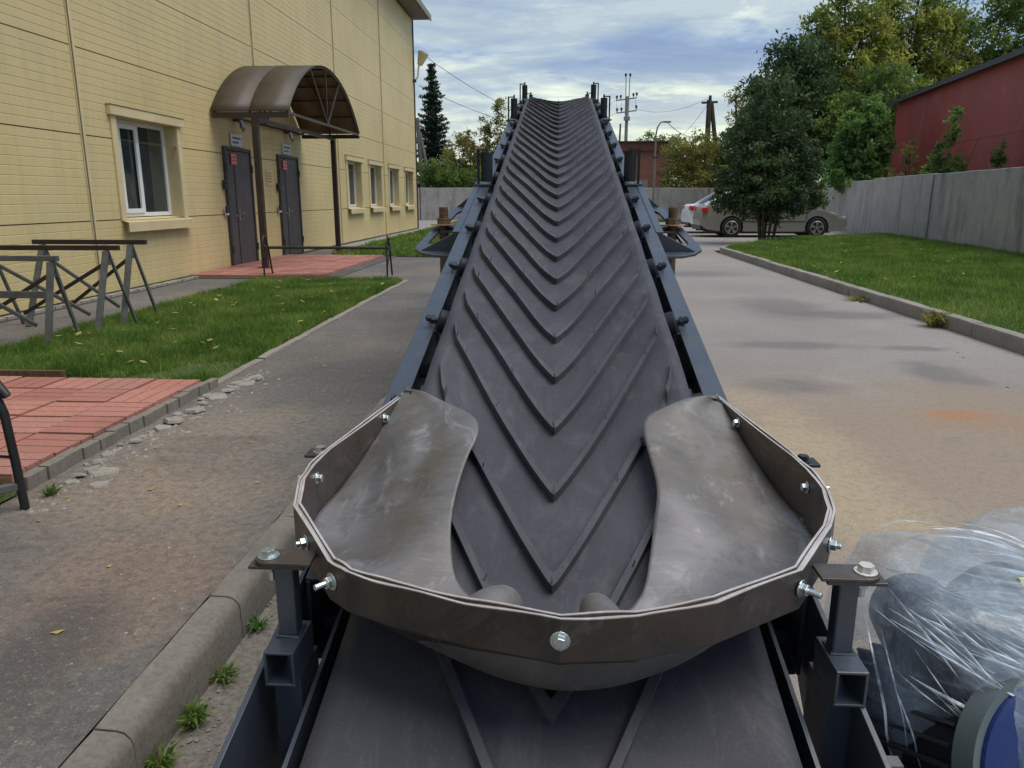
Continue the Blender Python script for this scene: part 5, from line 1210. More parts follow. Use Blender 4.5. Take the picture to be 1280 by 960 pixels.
# chevron cleats, one V each, apex downhill
KC = 2.22; PITCH = 0.2445; UE = 0.284
def cleat(y0):
    m = MB(); N = 44; rows = []; w = 0.058; h = 0.0205
    for i in range(-N, N + 1):
        u = UE * i / N; a = abs(u)
        off = KC * math.sqrt(a * a + 0.004 ** 2) if a < 0.268 else KC * 0.268 + (a - 0.268) * 5.0
        ww = w
        y = y0 + off
        wr = 0.0016 * mnoise.noise((u * 14, y * 9, 1.0))
        pe = belt_pt(u, y); sq = 0.25 if (pe.y < 1.66 and abs(pe.x) > 0.185) else 1.0
        q = [(0.005, -0.004), (0.0, h + wr), (0.031, h * 0.97), (0.038, h * 0.72), (0.054, -0.004)]
        rows.append([belt_pt(u, y + dy_, lf) for dy_, lf in [(a_, b_ * sq if b_ > 0 else b_) for a_, b_ in q]])
    m.grid(rows); k = 5
    m.f.append(tuple(range(k))); m.mi.append(0); m.f.append(tuple(2 * N * k + j for j in range(k - 1, -1, -1))); m.mi.append(0)
    # moulding hairs
    for u in (0.0, -0.125, 0.125, -0.245, 0.245, -0.268, 0.268):
        uu = u + rnd.uniform(-0.02, 0.02) * (u != 0); y = y0 + KC * abs(uu) + 0.012
        if y < 1.0 or (y < 1.7 and abs(uu) > 0.16): continue
        p = belt_pt(uu, y, h * 0.9); q = p + Vector((rnd.uniform(-.006, .006), rnd.uniform(-.012, .012), rnd.uniform(0.010, 0.018)))
        m.cyl(p, q, 0.0014, 0.001, 5)
    return m
y = 0.606; nC = 0
m_cleat = []
while y < 9.4:
    o = cleat(y).build('chevron_cleat', MAT['cleat'], belt, True); y += PITCH; nC += 1
# drums
m = MB(); m.cyl((-0.34, YH, cz_(YH) - 0.13), (0.34, YH, cz_(YH) - 0.13), 0.118, n=32); m.build('head_pulley', MAT['paint'], conv, True)
m = MB(); m.cyl((-0.34, 0.42, cz_(0.42) - 0.13), (0.34, 0.42, cz_(0.42) - 0.13), 0.117, n=32); m.build('tail_pulley', MAT['paint'], conv, True)
# side rails: channels sloping with the belt (rail top = belt centre plane)
def railz(y): return cz_(y)
for s in (-1, 1):
    def sec(y, x0, x1, za, zb): return [(s * x0, y, railz(y) + za), (s * x1, y, railz(y) + za), (s * x1, y, railz(y) + zb), (s * x0, y, railz(y) + zb)]
    ys_ = [1.13, 1.6, 2.5, 3.3, 4.0, 5.0, 6.0, 7.0] + [7.4 + 0.15 * k for k in range(8)] + [9.0, 10.35]
    m = MB()
    for (x0, x1, za, zb) in ((0.352, 0.405, -0.006, 0.0), (0.398, 0.4055, -0.15, -0.0065), (0.352, 0.3975, -0.15, -0.1435)):
        m.grid([sec(y, x0, x1, za, zb) for y in ys_], closed=True)
        n = len(ys_); m.f.append((len(m.v) - 4, len(m.v) - 3, len(m.v) - 2, len(m.v) - 1)); m.mi.append(0); b0 = len(m.v) - 4 * n; m.f.append((b0 + 3, b0 + 2, b0 + 1, b0)); m.mi.append(0)
    m.build('side_rail', MAT['paint'], conv, bevel=0.0015)
    # tail side plate, thin edge up
    m = MB(); P = [(0.25, ZB + SL * 0.25 - 0.34), (0.25, ZB + SL * 0.25 + 0.0), (1.17, ZB + SL * 1.17 + 0.0), (1.17, ZB + SL * 1.17 - 0.16), (0.95, ZB + SL * 0.95 - 0.30)]
    m.prism(P, 'x', s * 0.408, s * 0.416); m.build('tail_side_plate', MAT['paint'], conv, bevel=0.001)
    # second inner plate: dark channel web between post box and belt
    m = MB(); P = [(0.30, ZB + SL * 0.3 - 0.30), (0.30, ZB + SL * 0.3 - 0.03), (1.9, ZB + SL * 1.9 - 0.035), (1.9, ZB + SL * 1.9 - 0.16), (1.0, ZB + SL * 1.0 - 0.26)]
    m.prism(P, 'x', s * 0.336, s * 0.342); m.build('inner_side_plate', MAT['paint'], conv)
    # slotted take-up brackets on the inner plate
    for yy in (0.86, 0.97, 1.08):
        m = MB(); zz = ZB + SL * yy - 0.07; m.tube([(s * 0.332, yy, zz), (s * 0.316, yy, zz), (s * 0.308, yy + 0.004, zz - 0.004), (s * 0.306, yy + 0.006, zz - 0.018)], 0.0035, 6)
        m.tube([(s * 0.332, yy + 0.016, zz + 0.004), (s * 0.312, yy + 0.016, zz + 0.004)], 0.0035, 6); m.build('take_up_hook', MAT['dark_bolt'], conv, True)
    m = MB(); m.box((s * 0.30, 0.80, ZB + SL * 0.8 - 0.10), (0.07, 0.05, 0.006)); m.build('cross_lug', MAT['paint'], conv)
# cross members, and an added sheet that keeps the tail interior dark
for y in list(np.arange(1.2, 9.5, 1.0)):
    m = MB(); m.bar((-0.396, y, railz(y) - 0.128), (0.396, y, railz(y) - 0.128), 0.04, 0.025); m.build('cross_member', MAT['paint'], conv)
m = MB(); m.add([(-0.335, 0.45, ZB - 0.20), (0.335, 0.45, ZB - 0.20), (0.335, 1.9, ZB + SL * 1.9 - 0.30), (-0.335, 1.9, ZB + SL * 1.9 - 0.30)], [(0, 1, 2, 3)])
o = m.build('tail_dark_sheet', MAT['paint'], conv); md = o.modifiers.new('t', 'SOLIDIFY'); md.thickness = 0.004
# idler sets
def idler_parts():
    P = []
    ta = math.tan(R(17))
    for s in (-1, 1):
        m = MB(); a = Vector((s * 0.115, 0, -0.034)); b = Vector((s * 0.336, 0, -0.036 + 0.221 * ta)); d = (b - a).normalized()
        m.cyl(a, b, 0.034, n=22); m.cyl(b, b + d * 0.006, 0.034, 0.027, n=22); P.append(('wing_roller', m.mesh('wing_roller', MAT['roller'], True)))
        m = MB(); m.cyl(b + d * 0.006, b + d * 0.042, 0.0075, n=10); m.cyl(b + d * 0.016, b + d * 0.026, 0.0145, n=6); m.cyl(b + d * 0.030, b + d * 0.038, 0.012, n=6); P.append(('shaft_nut', m.mesh('shaft_nut', MAT['dark_bolt'])))
        m = MB(); e = b + d * 0.012
        m.prism([(-0.018, -0.045), (0.018, -0.045), (0.012, e.z - 0.008), (-0.012, e.z - 0.008)], 'x', s * 0.346 - 0.003, s * 0.346 + 0.003)
        m.box((s * 0.362, 0, 0.004), (0.05, 0.05, 0.007)); P.append(('idler_bracket', m.mesh('idler_bracket', MAT['paint'])))
        m = MB(); m.cyl((s * 0.30, 0.035, -0.005), (s * 0.345, 0.035, 0.012), 0.018, n=14); m.cyl((s * 0.345, 0.035, 0.012), (s * 0.375, 0.035, 0.022), 0.007, n=8); P.append(('return_stud', m.mesh('return_stud', MAT['dark_bolt'], True)))
    m = MB(); m.cyl((-0.105, 0, -0.046), (0.105, 0, -0.046), 0.030, n=20); P.append(('centre_roller', m.mesh('centre_roller', MAT['paint'], True)))
    m = MB(); m.bar((-0.345, 0, -0.085), (0.345, 0, -0.085), 0.035, 0.03); P.append(('idler_beam', m.mesh('idler_beam', MAT['paint'])))
    return P
IP = idler_parts()
iy = [1.70 + 0.5 * k for k in range(13)] + [8.15, 8.7]
for y in iy:
    e = empty('idler'); e.parent = conv; sl2 = (cz_(y + .01) - cz_(y - .01)) / .02
    e.location = (0, y, cz_(y) - 0.012); e.rotation_euler = (math.atan(sl2), 0, 0)
    for nme, me in IP: inst(nme, me, e)
# vertical guide rollers on plates, three pairs
def guide(y, s, hh, xoff=0.36, r=0.020):
    e = empty('guide_roller'); e.parent = conv; e.location = (s * xoff, y, railz(y) + 0.0)
    m = MB(); m.cyl((0, 0, 0.02), (0, 0, hh), r, n=16); m.build('roller_barrel', MAT['roller'], e, True)
    m = MB(); m.box((s * 0.045, -0.0, hh / 2 + 0.0), (0.010, 0.035, hh + 0.03)); m.box((s * 0.018, 0, hh + 0.012), (0.046, 0.035, 0.005)); m.build('guide_bracket', MAT['roller'], e)
    m = MB(); m.cyl((0, 0, hh), (0, 0, hh + 0.028), 0.007, n=10); m.build('axle_end', MAT['dark_bolt'], e)
    m = MB(); m.box((s * 0.02, 0, 0.004), (0.09, 0.06, 0.007)); m.build('foot_plate', MAT['paint'], e)
for s in (-1, 1):
    guide(4.10, s, 0.165, 0.366, 0.030); guide(6.50, s, 0.17, 0.358, 0.027); guide(7.98, s, 0.17, 0.335, 0.026); guide(8.7, s, 0.16, 0.30, 0.020)
# outriggers with screw jacks
for s in (-1, 1):
    e = empty('outrigger'); e.parent = conv; y0 = 3.72; e.location = (s * 0.405, y0, ZB + SL * y0 - 0.115); e.rotation_euler = (AN, 0, 0)
    # D-shaped plate with a slot cut through, extruded
    o_ = [(0.0, -0.42), (0.04, -0.47), (0.13, -0.465), (0.195, -0.43), (0.235, -0.37), (0.235, -0.30), (0.155, 0.36), (0.135, 0.42), (0.09, 0.45), (0.0, 0.47)]
    i_ = [(0.02, -0.30), (0.05, -0.335), (0.10, -0.34), (0.15, -0.325), (0.185, -0.29), (0.185, -0.24), (0.115, 0.28), (0.10, 0.31), (0.06, 0.335), (0.02, 0.33)]
    m = MB(); n = len(o_)
    o_ = [(x * 0.9, y_) for x, y_ in o_]; i_ = [(x * 0.9, y_) for x, y_ in i_]
    vs = [(s * x, yy, 0.006) for x, yy in o_] + [(s * x, yy, 0.006) for x, yy in i_] + [(s * x, yy, -0.006) for x, yy in o_] + [(s * x, yy, -0.006) for x, yy in i_]
    fs = []
    for k in range(n):
        j = (k + 1) % n
        fs += [(k, j, n + j, n + k), (2 * n + j, 2 * n + k, 3 * n + k, 3 * n + j), (k, 2 * n + k, 2 * n + j, j), (n + j, 3 * n + j, 3 * n + k, n + k)]
    m.add(vs, fs); m.box((s * 0.09, -0.02, 0.0), (0.18, 0.11, 0.011)); m.build('outrigger_plate', MAT['paint'], e, bevel=0.002)
    for yy in (-0.40, 0.40):
        m = MB(); m.prism([(0.0, 0.0065), (0.18 if yy < 0 else 0.12, 0.0065), (0.0, 0.10)] if s > 0 else [(0.0, 0.0065), (-0.18 if yy < 0 else -0.12, 0.0065), (0.0, 0.10)], 'y', yy - 0.005, yy + 0.005); m.build('gusset', MAT['paint'], e)
    m = MB(); m.box((s * 0.012, 0.0, 0.112), (0.030, 1.0, 0.008)); m.build('splice_plate', MAT['paint'], e, bevel=0.001)
    # jack stays vertical
    j = empty('screw_jack'); j.parent = conv; j.location = (s * 0.535, 3.68, 0)
    zj = ZB + SL * 3.68 - 0.115
    m = MB(); m.cyl((0, 0, 0.02), (0, 0, zj + 0.105), 0.021, n=16)
    z = 0.6
    while z < zj + 0.10: m.cyl((0, 0, z), (0, 0, z + 0.004), 0.0235, 0.0225, n=16); z += 0.0085
    m.build('jack_screw', MAT['rusty'], j, True)
    m = MB(); m.cyl((0, 0, zj + 0.022), (0, 0, zj + 0.027), 0.060, n=24); m.build('washer', simple('yellow_zinc_washer%d' % s, (0.48, 0.33, 0.18), 0.5, 0.6), j)
    m = MB(); m.cyl((0, 0, zj + 0.026), (0, 0, zj + 0.056), 0.034, n=6); m.build('jack_nut', MAT['rusty'], j, bevel=0.003)
    m = MB(); m.cyl((0.0, 0, zj + 0.0), (0.045, -0.02, zj - 0.06), 0.006, n=8); m.build('locking_pin', MAT['black'], j)
    m = MB(); m.box((0, 0, 0.012), (0.20, 0.20, 0.02)); m.build('jack_foot', MAT['rusty'], j)
    zg = road_z(s * 0.535)
    j.location.z = zg; 
    for ch in j.children: ch.location.z -= 0.0 if ch.name.startswith('jack_foot') else zg
    # rear legs
    m = MB(); zt = railz(9.4) - 0.15; m.bar((s * 0.375, 9.4, zt), (s * 0.55, 9.4, road_z(s * 0.55)), 0.06, 0.06); m.build('rear_leg', MAT['paint'], conv)
    m = MB(); m.bar((s * 0.372, 0.60, ZB + SL * 0.6 - 0.2), (s * 0.372, 0.60, road_z(s * 0.372)), 0.06, 0.06); m.build('tail_leg', MAT['paint'], conv)
m = MB(); m.bar((-0.5, 9.4, 0.45), (0.5, 9.4, 0.45), 0.05, 0.05); m.build('leg_tie', MAT['paint'], conv)

# ---------------------------------------------------------------- hopper at the tail
hop = empty('loading_hopper'); hop.parent = conv
RIM = [(-0.352, 1.735), (-0.424, 1.36), (-0.434, 1.27), (-0.429, 1.195), (-0.404, 1.095), (-0.300, 0.925), (-0.268, 0.896), (-0.205, 0.866), (-0.105, 0.830), (0.010, 0.802),
       (0.10, 0.812), (0.20, 0.850), (0.325, 0.935), (0.404, 1.062), (0.430, 1.12), (0.447, 1.20), (0.449, 1.29), (0.436, 1.38), (0.378, 1.735)]
def rim_z(y): return 0.745 + 0.035 * (y - 0.8)
def catmull(P, sub=5):
    out = []
    for i in range(len(P) - 1):
        p0, p1, p2, p3 = P[max(i - 1, 0)], P[i], P[i + 1], P[min(i + 2, len(P) - 1)]
        for k in range(sub):
            t = k / sub
            out.append(tuple(0.5 * ((2 * p1[j]) + (-p0[j] + p2[j]) * t + (2 * p0[j] - 5 * p1[j] + 4 * p2[j] - p3[j]) * t * t + (-p0[j] + 3 * p1[j] - 3 * p2[j] + p3[j]) * t ** 3) for j in range(len(p1))))
    out.append(tuple(P[-1])); return out
RS = [(a_[0] + (b_[0] - a_[0]) * k / 5, a_[1] + (b_[1] - a_[1]) * k / 5) for a_, b_ in zip(RIM, RIM[1:]) for k in range(5)] + [RIM[-1]]; NR = len(RS)
def offs(P, d):
    out = []
    for i, p in enumerate(P):
        a, b = P[max(i - 1, 0)], P[min(i + 1, len(P) - 1)]; tx, ty = b[0] - a[0], b[1] - a[1]; L = math.hypot(tx, ty)
        out.append((p[0] - ty / L * d, p[1] + tx / L * d))     # positive = inward
    return out
def low(y): return max(rim_z(y) - 0.056, ZB + SL * y + 0.004)
def low_in(y): return max(rim_z(y) - 0.056 - 0.036 * sstep(0.95, 1.15, y), ZB + SL * y + 0.006)
def strip(P, t, zt_off, name, mat, seed, wob=0.0012):
    """vertical steel strip of thickness t following P; top edge wobbles slightly"""
    m = MB(); A, B = P, offs(P, t); rows = []
    for i, ((x0, y0), (x1, y1)) in enumerate(zip(A, B)):
        zt_ = rim_z(y0) + zt_off + wob * math.sin(i * 0.9 + seed); zb = min((low_in if name == 'inner_band' else low)(y0) + zt_off * 0.3, zt_ - 0.006)
        rows.append([(x0, y0, zt_), (x1, y1, zt_), (x1, y1, zb), (x0, y0, zb)])
    m.grid(rows, closed=True); n = len(m.v); m.f.append((0, 1, 2, 3)); m.mi.append(0); m.f.append((n - 1, n - 2, n - 3, n - 4)); m.mi.append(0)
    o = m.build(name, MAT[mat], hop, False, 0.0006)
    for p in o.data.polygons: p.use_smooth = False
    # sheared top edge, its colour brightened to stand in for sky reflection
    m = MB(); rows = []
    for i, ((x0, y0), (x1, y1)) in enumerate(zip(A, B)):
        zt_ = rim_z(y0) + zt_off + wob * math.sin(i * 0.9 + seed) + 0.0002
        rows.append([(x0, y0, zt_), (x1, y1, zt_), (x1, y1, zt_ + 0.0012), (x0, y0, zt_ + 0.0012)])
    m.grid(rows, closed=True); e = m.build('sheared_edge', MAT['edge'], None); e.parent = o
    return o
strip(RS, 0.0032, 0.0, 'outer_band', 'raw_dark', 0.0)
strip(offs(RS, 0.0036), 0.0045, -0.003, 'rubber_seal', 'gasket', 1.0)
strip(offs(RS, 0.0085), 0.0032, 0.001, 'inner_band', 'raw_dark', 2.0)
# formed sheet from the bottom of the inner band to the opening over the belt
IN_L = [(-0.345, 1.690, 0.786), (-0.300, 1.672, 0.792), (-0.240, 1.612, 0.786), (-0.172, 1.545, 0.776), (-0.152, 1.47, 0.764), (-0.164, 1.38, 0.742), (-0.172, 1.28, 0.715), (-0.172, 1.20, 0.690), (-0.163, 1.13, 0.665), (-0.145, 1.07, 0.642), (-0.10, 1.03, 0.626), (-0.04, 0.985, 0.615), (0.005, 0.975, 0.612)]
IN_R = [(0.05, 0.98, 0.614), (0.10, 1.02, 0.622), (0.137, 1.07, 0.636), (0.155, 1.14, 0.660), (0.170, 1.22, 0.684), (0.184, 1.30, 0.718), (0.180, 1.40, 0.745), (0.178, 1.49, 0.768), (0.190, 1.545, 0.780), (0.240, 1.60, 0.788), (0.290, 1.640, 0.796), (0.335, 1.672, 0.790), (0.366, 1.685, 0.780)]
INN = catmull(IN_L + IN_R[0:0] + [], 4)[:-1] + catmull([IN_L[-1]] + IN_R, 4)
def resample(P, n):
    P = [Vector(p) for p in P]; L = [0]
    for a, b in zip(P, P[1:]): L.append(L[-1] + (b - a).length)
    out = []
    for k in range(n):
        t = L[-1] * k / (n - 1); i = 0
        while i < len(L) - 2 and L[i + 1] < t: i += 1
        f = (t - L[i]) / max(L[i + 1] - L[i], 1e-9); out.append(P[i].lerp(P[i + 1], f))
    return out
OUTR = offs(RS, 0.012)
# match halves separately so front centre meets front centre
cR = min(range(NR), key=lambda i: RS[i][1]); n_l = len(catmull(IN_L, 4))
oL = [Vector((x, y, low_in(y) + 0.001)) for x, y in OUTR]
NSEG = 40
def halves(a, b): return resample(a, NSEG)[:-1] + resample(b, NSEG)
O2 = halves(oL[:cR + 1], oL[cR:]); I2 = halves([Vector(p) for p in catmull(IN_L, 4)], [Vector(p) for p in catmull([IN_L[-1]] + IN_R, 4)])
rows = []; NT = 18
for i, (a, b) in enumerate(zip(O2, I2)):
    fr = 1 - abs(i - (NSEG - 1)) / (NSEG - 1)           # 1 at the front, 0 at the rear ends
    r = []
    for k in range(NT + 1):
        t = k / NT; p = a.lerp(b, t)
        pw = 1.2 + 2.4 * sstep(0.35, 1.0, fr)
        z = b.z + (a.z - b.z) * ((1 - t) ** pw if a.z > b.z else (1 - sstep(0.10, 1.0, t)))
        z -= (0.038 * sstep(0.10, 0.6, fr) + 0.004) * math.sin(math.pi * t) * (1 - 0.6 * t)
        z += 0.010 * (1 - fr) ** 1.5 * math.sin(math.pi * t) * math.sin(2.2 * t)
        z += 0.0030 * mnoise.noise((p.x * 9, p.y * 7, 2.0)) * math.sin(math.pi * t) + 0.0016 * mnoise.noise((p.x * 25, p.y * 20, 5.0)) * math.sin(math.pi * t)
        # hammered fold at the upper ends
        z += 0.008 * (1 - sstep(0.0, 0.22, fr)) * math.sin(t * 9) * math.sin(math.pi * t)
        bz = belt_pt(max(-HW, min(HW, p.x)), p.y).z + 0.010 - 0.35 * max(0.0, abs(p.x) - 0.28)
        dlt = z - bz; z = bz + 0.5 * (dlt + math.sqrt(dlt * dlt + 0.006 ** 2)) if k < NT or True else z
        if k: z = max(z, 0.611)
        if abs(p.x) > 0.325: z = max(z, min(ZB + SL * p.y + 0.012, 0.70) if k else z)
        r.append((p.x, p.y, z))
    rows.append(r)
m = MB(); m.grid(rows); o = m.build('hopper_sheet', MAT['raw'], hop, True)
md = o.modifiers.new('sub', 'SUBSURF'); md.levels = md.render_levels = 1
md = o.modifiers.new('t', 'SOLIDIFY'); md.thickness = 0.0022; md.offset = 0
# outer belly under the band
rows = []
OB = [Vector((x, y, low(y) + 0.004)) for x, y in offs(RS, 0.003)]
i0 = min(i for i in range(NR) if OB[i].y < 0.95); i1 = max(i for i in range(NR) if OB[i].y < 0.95)
for i in range(i0, i1 + 1):
    p = OB[i]; c_ = Vector((p.x * 0.55, 1.12, 0.60)); f = sstep(i0 - 2, i0 + 12, i) * (1 - sstep(i1 - 12, i1 + 2, i)); r = []
    for k in range(9):
        t = k / 8; q = p.lerp(c_, 1 - math.cos(t * math.pi / 2) * 1.0 if False else t * 0.55)
        z = p.z - (0.070 * f + 0.034) * math.sin(t * math.pi / 2); r.append((q.x, q.y, z))
    rows.append(r)
m = MB(); m.grid(rows); o = m.build('hopper_belly', MAT['raw_dark'], hop, True); md = o.modifiers.new('t', 'SOLIDIFY'); md.thickness = 0.003
# two rounded deflector noses at the front of the opening
def nose(x0, y0, x1, y1, r, z0, z1):
    m = MB(); rows = []; N = 12
    for k in range(N + 1):
        t = k / N; rr = r * (math.sqrt(max(0.0, 1 - max(0, (t - 0.45) / 0.55) ** 2)) if t > 0.45 else 1.0) + 0.0005
        cx, cy, cz0 = x0 + (x1 - x0) * t, y0 + (y1 - y0) * t, z0 + (z1 - z0) * t
        rows.append([(cx + rr * math.cos(a), cy, cz0 + rr * 1.05 * math.sin(a)) for a in np.linspace(-0.25, math.pi + 0.25, 17)])
    m.grid(rows); o = m.build('deflector_nose', MAT['raw'], hop, True); return o
nose(-0.112, 0.868, -0.062, 1.000, 0.040, 0.668, 0.662)
nose(0.078, 0.862, 0.056, 0.990, 0.028, 0.676, 0.668)
# bolts through the band
def rim_bolt(x, y, out, inner=False, mat='zinc', z=None):
    d = min(range(NR), key=lambda i: (RS[i][0] - x) ** 2 + (RS[i][1] - y) ** 2); a, b = RS[max(d - 1, 0)], RS[min(d + 1, NR - 1)]
    n_ = Vector((b[1] - a[1], -(b[0] - a[0]), 0)).normalized()    # outward
    p = Vector((RS[d][0], RS[d][1], (z if z is not None else rim_z(y) - 0.026)))
    m = MB()
    if out: bolt_mb(m, p, n_, 0.0085, out)
    else: bolt_mb(m, p, n_, 0.0085, 0.0)
    bolt_mb(m, p - n_ * 0.012, -n_, 0.0075, 0.0)
    m.build('rim_bolt', MAT[mat], hop, bevel=0.0006)
rim_bolt(0.012, 0.803, 0.0)
rim_bolt(-0.292, 0.922, 0.016); rim_bolt(0.325, 0.935, 0.018)
rim_bolt(-0.388, 1.03, 0.006); rim_bolt(0.405, 1.065, 0.006)
rim_bolt(-0.428, 1.275, 0.012); rim_bolt(0.448, 1.275, 0.014)
rim_bolt(-0.372, 1.60, 0.006, z=0.757); rim_bolt(0.402, 1.62, 0.006, z=0.757)
# support brackets: square post on a box, double plate, bolt
for s in (-1, 1):
    e = empty('hopper_bracket'); e.parent = conv; bx = s * 0.372 + (0.0 if s < 0 else 0.022); by = 0.965
    e.location = (bx, by, 0)
    m = MB(); zt = 0.618
    b = [(-0.036, zt - 0.085), (0.036, zt - 0.085), (0.036, zt), (-0.036, zt)]
    # open ended box section facing the tail
    for (c_, d) in (((0, -0.012, zt - 0.002), (0.042, 0.085, 0.004)), ((0, -0.012, zt - 0.050), (0.042, 0.085, 0.004)), ((-0.019, -0.012, zt - 0.026), (0.004, 0.0848, 0.0438)), ((0.019, -0.012, zt - 0.026), (0.004, 0.0848, 0.0438))): m.box(c_, d)
    m.build('base_box', MAT['paint'], e, bevel=0.001)
    m = MB(); m.box((0, 0.012, zt - 0.135), (0.038, 0.08, 0.16)); m.build('web_plate', MAT['paint'], e)
    m = MB(); m.box((0, 0, (zt + 0.722) / 2), (0.027, 0.027, 0.722 - zt)); m.build('post', MAT['paint'], e, bevel=0.003)
    m = MB(); m.tube([(-0.015, -0.015, zt + 0.001), (0.015, -0.015, zt + 0.001), (0.015, 0.015, zt + 0.001), (-0.015, 0.015, zt + 0.001)], 0.0028, 6, True); m.build('weld_bead', MAT['paint'], e, True)
    m = MB(); m.box((s * 0.008, 0, 0.7255), (0.078, 0.038, 0.005)); m.build('post_plate', MAT['raw_dark'], e, bevel=0.001)
    m = MB(); pl_ = [(0.040, -0.022), (0.040, 0.022)] + [(-0.020 + 0.022 * math.cos(R(a)) * 1.0, 0.022 * math.sin(R(a))) for a in np.linspace(90, 270, 10)]
    m.prism([(-s * x, yv) for x, yv in pl_], 'z', 0.7295, 0.7345); m.build('hopper_lug', MAT['raw_dark'], e, bevel=0.0008)
    m = MB(); bolt_mb(m, (s * 0.024, 0, 0.7345), (0, 0, 1), 0.0105, 0.0, head=0.009); m.cyl((s * 0.020, -0.002, 0.722), (s * 0.020, -0.002, 0.700), 0.005, n=10); m.cyl((s * 0.020, -0.002, 0.722), (s * 0.020, -0.002, 0.714), 0.009, n=6)
    m.build('lug_bolt', MAT['zinc'] if s < 0 else MAT['edge'], e, bevel=0.0006)
    # rear lug
    e = empty('rear_lug'); e.parent = conv; e.location = (s * 0.462 + (0 if s < 0 else 0.014), 1.45, rim_z(1.45) - 0.048)
    m = MB(); m.box((s * 0.003, 0, 0.0), (0.065, 0.045, 0.006)); m.build('lug_plate', MAT['raw_dark'] if s < 0 else MAT['dark_bolt'], e, bevel=0.001)
    m = MB(); bolt_mb(m, (s * 0.008, 0, 0.003), (0, 0, 1), 0.0105, 0.0, head=0.010); m.cyl((s * .008, 0, -0.004), (s * .008, 0, -0.03), 0.005, n=8); m.build('lug_bolt', MAT['zinc'] if s < 0 else MAT['dark_bolt'], e, bevel=0.0006)

# ================================================================ WRAPPED GEAR MOTOR
mo = empty('wrapped_motor', (0.62, 0.95, 0.0), label='blue and black gear motor wrapped in torn clear stretch film, right of the hopper', cat='motor')
def mp(mb, n, mat, smooth=False, bevel=0, par=None):
    o = mb.build(n, mat, par or mo, smooth, bevel); o.location = (-mo.location if par is None else Vector((0, 0, 0))); return o
ax = Vector((0.30, -0.78, 0.34)).normalized()       # motor axis, fan end up and towards the tail
c0 = Vector((0.648, 0.882, 0.497)); 
def ringpt(c, r, a):
    x = ax.orthogonal().normalized(); y = ax.cross(x); return c + (x * math.cos(a) + y * math.sin(a)) * r
def MC(t): return c0 - ax * t
m = MB(); m.cyl(MC(0.0), MC(0.03), 0.112, 0.118, n=40); m.cyl(MC(-0.012), MC(0.0), 0.085, 0.112, n=40); mp(m, 'motor_end_cover', MAT['blue_paint'], True)
m = MB()
m.grid([[ringpt(MC(t), r, a) for a in np.linspace(0, 2 * math.pi, 49)] for t, r in ((0.02, 0.112), (0.005, 0.114), (0.005, 0.125), (0.035, 0.128), (0.04, 0.112))]); mp(m, 'flange_ring', MAT['grey_cast'], True)
m = MB(); m.cyl(MC(0.035), MC(0.30), 0.105, 0.105, n=40); mp(m, 'motor_casing', MAT['motor_dark'], True)
for k in range(28):
    a = 2 * math.pi * k / 28; m = MB(); p, q = ringpt(MC(0.045), 0.112, a), ringpt(MC(0.29), 0.112, a); m.bar(p, q, 0.005, 0.022, ringpt(Vector((0, 0, 0)), 1, a)); mp(m, 'cooling_fin', MAT['motor_dark'])
m = MB(); m.cyl((0.560, 1.02, 0.575), (0.60, 1.20, 0.55), 0.066, n=28); mp(m, 'gearbox', MAT['motor_dark'], True, 0.01)
m = MB(); m.cyl((0.66, 1.08, 0.600), (0.75, 1.20, 0.56), 0.075, n=28); mp(m, 'gearbox_housing', MAT['motor_dark'], True, 0.01)
m = MB(); m.box((0.640, 1.02, 0.622), (0.085, 0.075, 0.045), Matrix.Rotation(R(-20), 3, 'X')); mp(m, 'terminal_box', MAT['grey_cast'], False, 0.01)
m = MB(); m.box((0.455, 0.90, 0.47), (0.018, 0.02, 0.05)); mp(m, 'foot_clip', MAT['raw'])
m = MB(); m.box((0.705, 1.04, 0.672), (0.06, 0.045, 0.012), Matrix.Rotation(R(20), 3, 'X')); mp(m, 'paper_tag', simple('yellow_white_tag', (0.55, 0.56, 0.30), 0.6, var=0.3, scale=60))
m = MB(); m.cyl((0.665, 0.865, 0.55), (0.668, 0.857, 0.566), 0.014, n=6); mp(m, 'brass_plug', simple('brass_plug', (0.45, 0.30, 0.10), 0.35, 1.0))
# cradle standing on the road
m = MB()
for (x, y) in ((0.52, 0.98), (0.76, 0.98), (0.52, 1.24), (0.76, 1.24)): m.box((x, y, 0.18), (0.04, 0.04, 0.42))
mp(m, 'cradle_leg', MAT['paint'])
m = MB(); m.box((0.64, 1.11, 0.405), (0.30, 0.32, 0.03)); mp(m, 'cradle_plate', MAT['paint'])
# film: several loose sheets draped over the machine
def film(cx, cy, cz0, rx, ry, rz, a0, a1, b0, b1, seed, amp, name='film_sheet', cone=0.0):
    m = MB(); NA_, NB_ = 60, 44; rows = []
    for i in range(NA_ + 1):
        a = a0 + (a1 - a0) * i / NA_; r = []
        for k in range(NB_ + 1):
            b = b0 + (b1 - b0) * k / NB_
            n = Vector((math.cos(a) * math.cos(b), math.sin(a) * math.cos(b), math.sin(b)))
            dd = Vector((0.80, -0.22, -0.56)).normalized(); al = n.dot(dd); pr_ = n - dd * al
            st = pr_ * 3.2 + dd * (al * 0.6)
            w = amp * mnoise.noise(st * 0.8 + Vector((seed, 0, 0))) * 2.0 + amp * 0.28 * (0.5 - abs(mnoise.noise(st * 3.0 + Vector((0, seed, 0)))) * 2)
            sx = 1 + w; n = Vector([math.copysign(abs(q_) ** 0.72, q_) for q_ in n])
            # boxy droop
            r.append((cx + rx * n.x * sx * (1 + cone * (-n.z)), cy + ry * n.y * sx * (1 + cone * (-n.z)), cz0 + rz * n.z * sx))
        rows.append(r)
    m.grid(rows); return mp(m, name, MAT['film'], True)
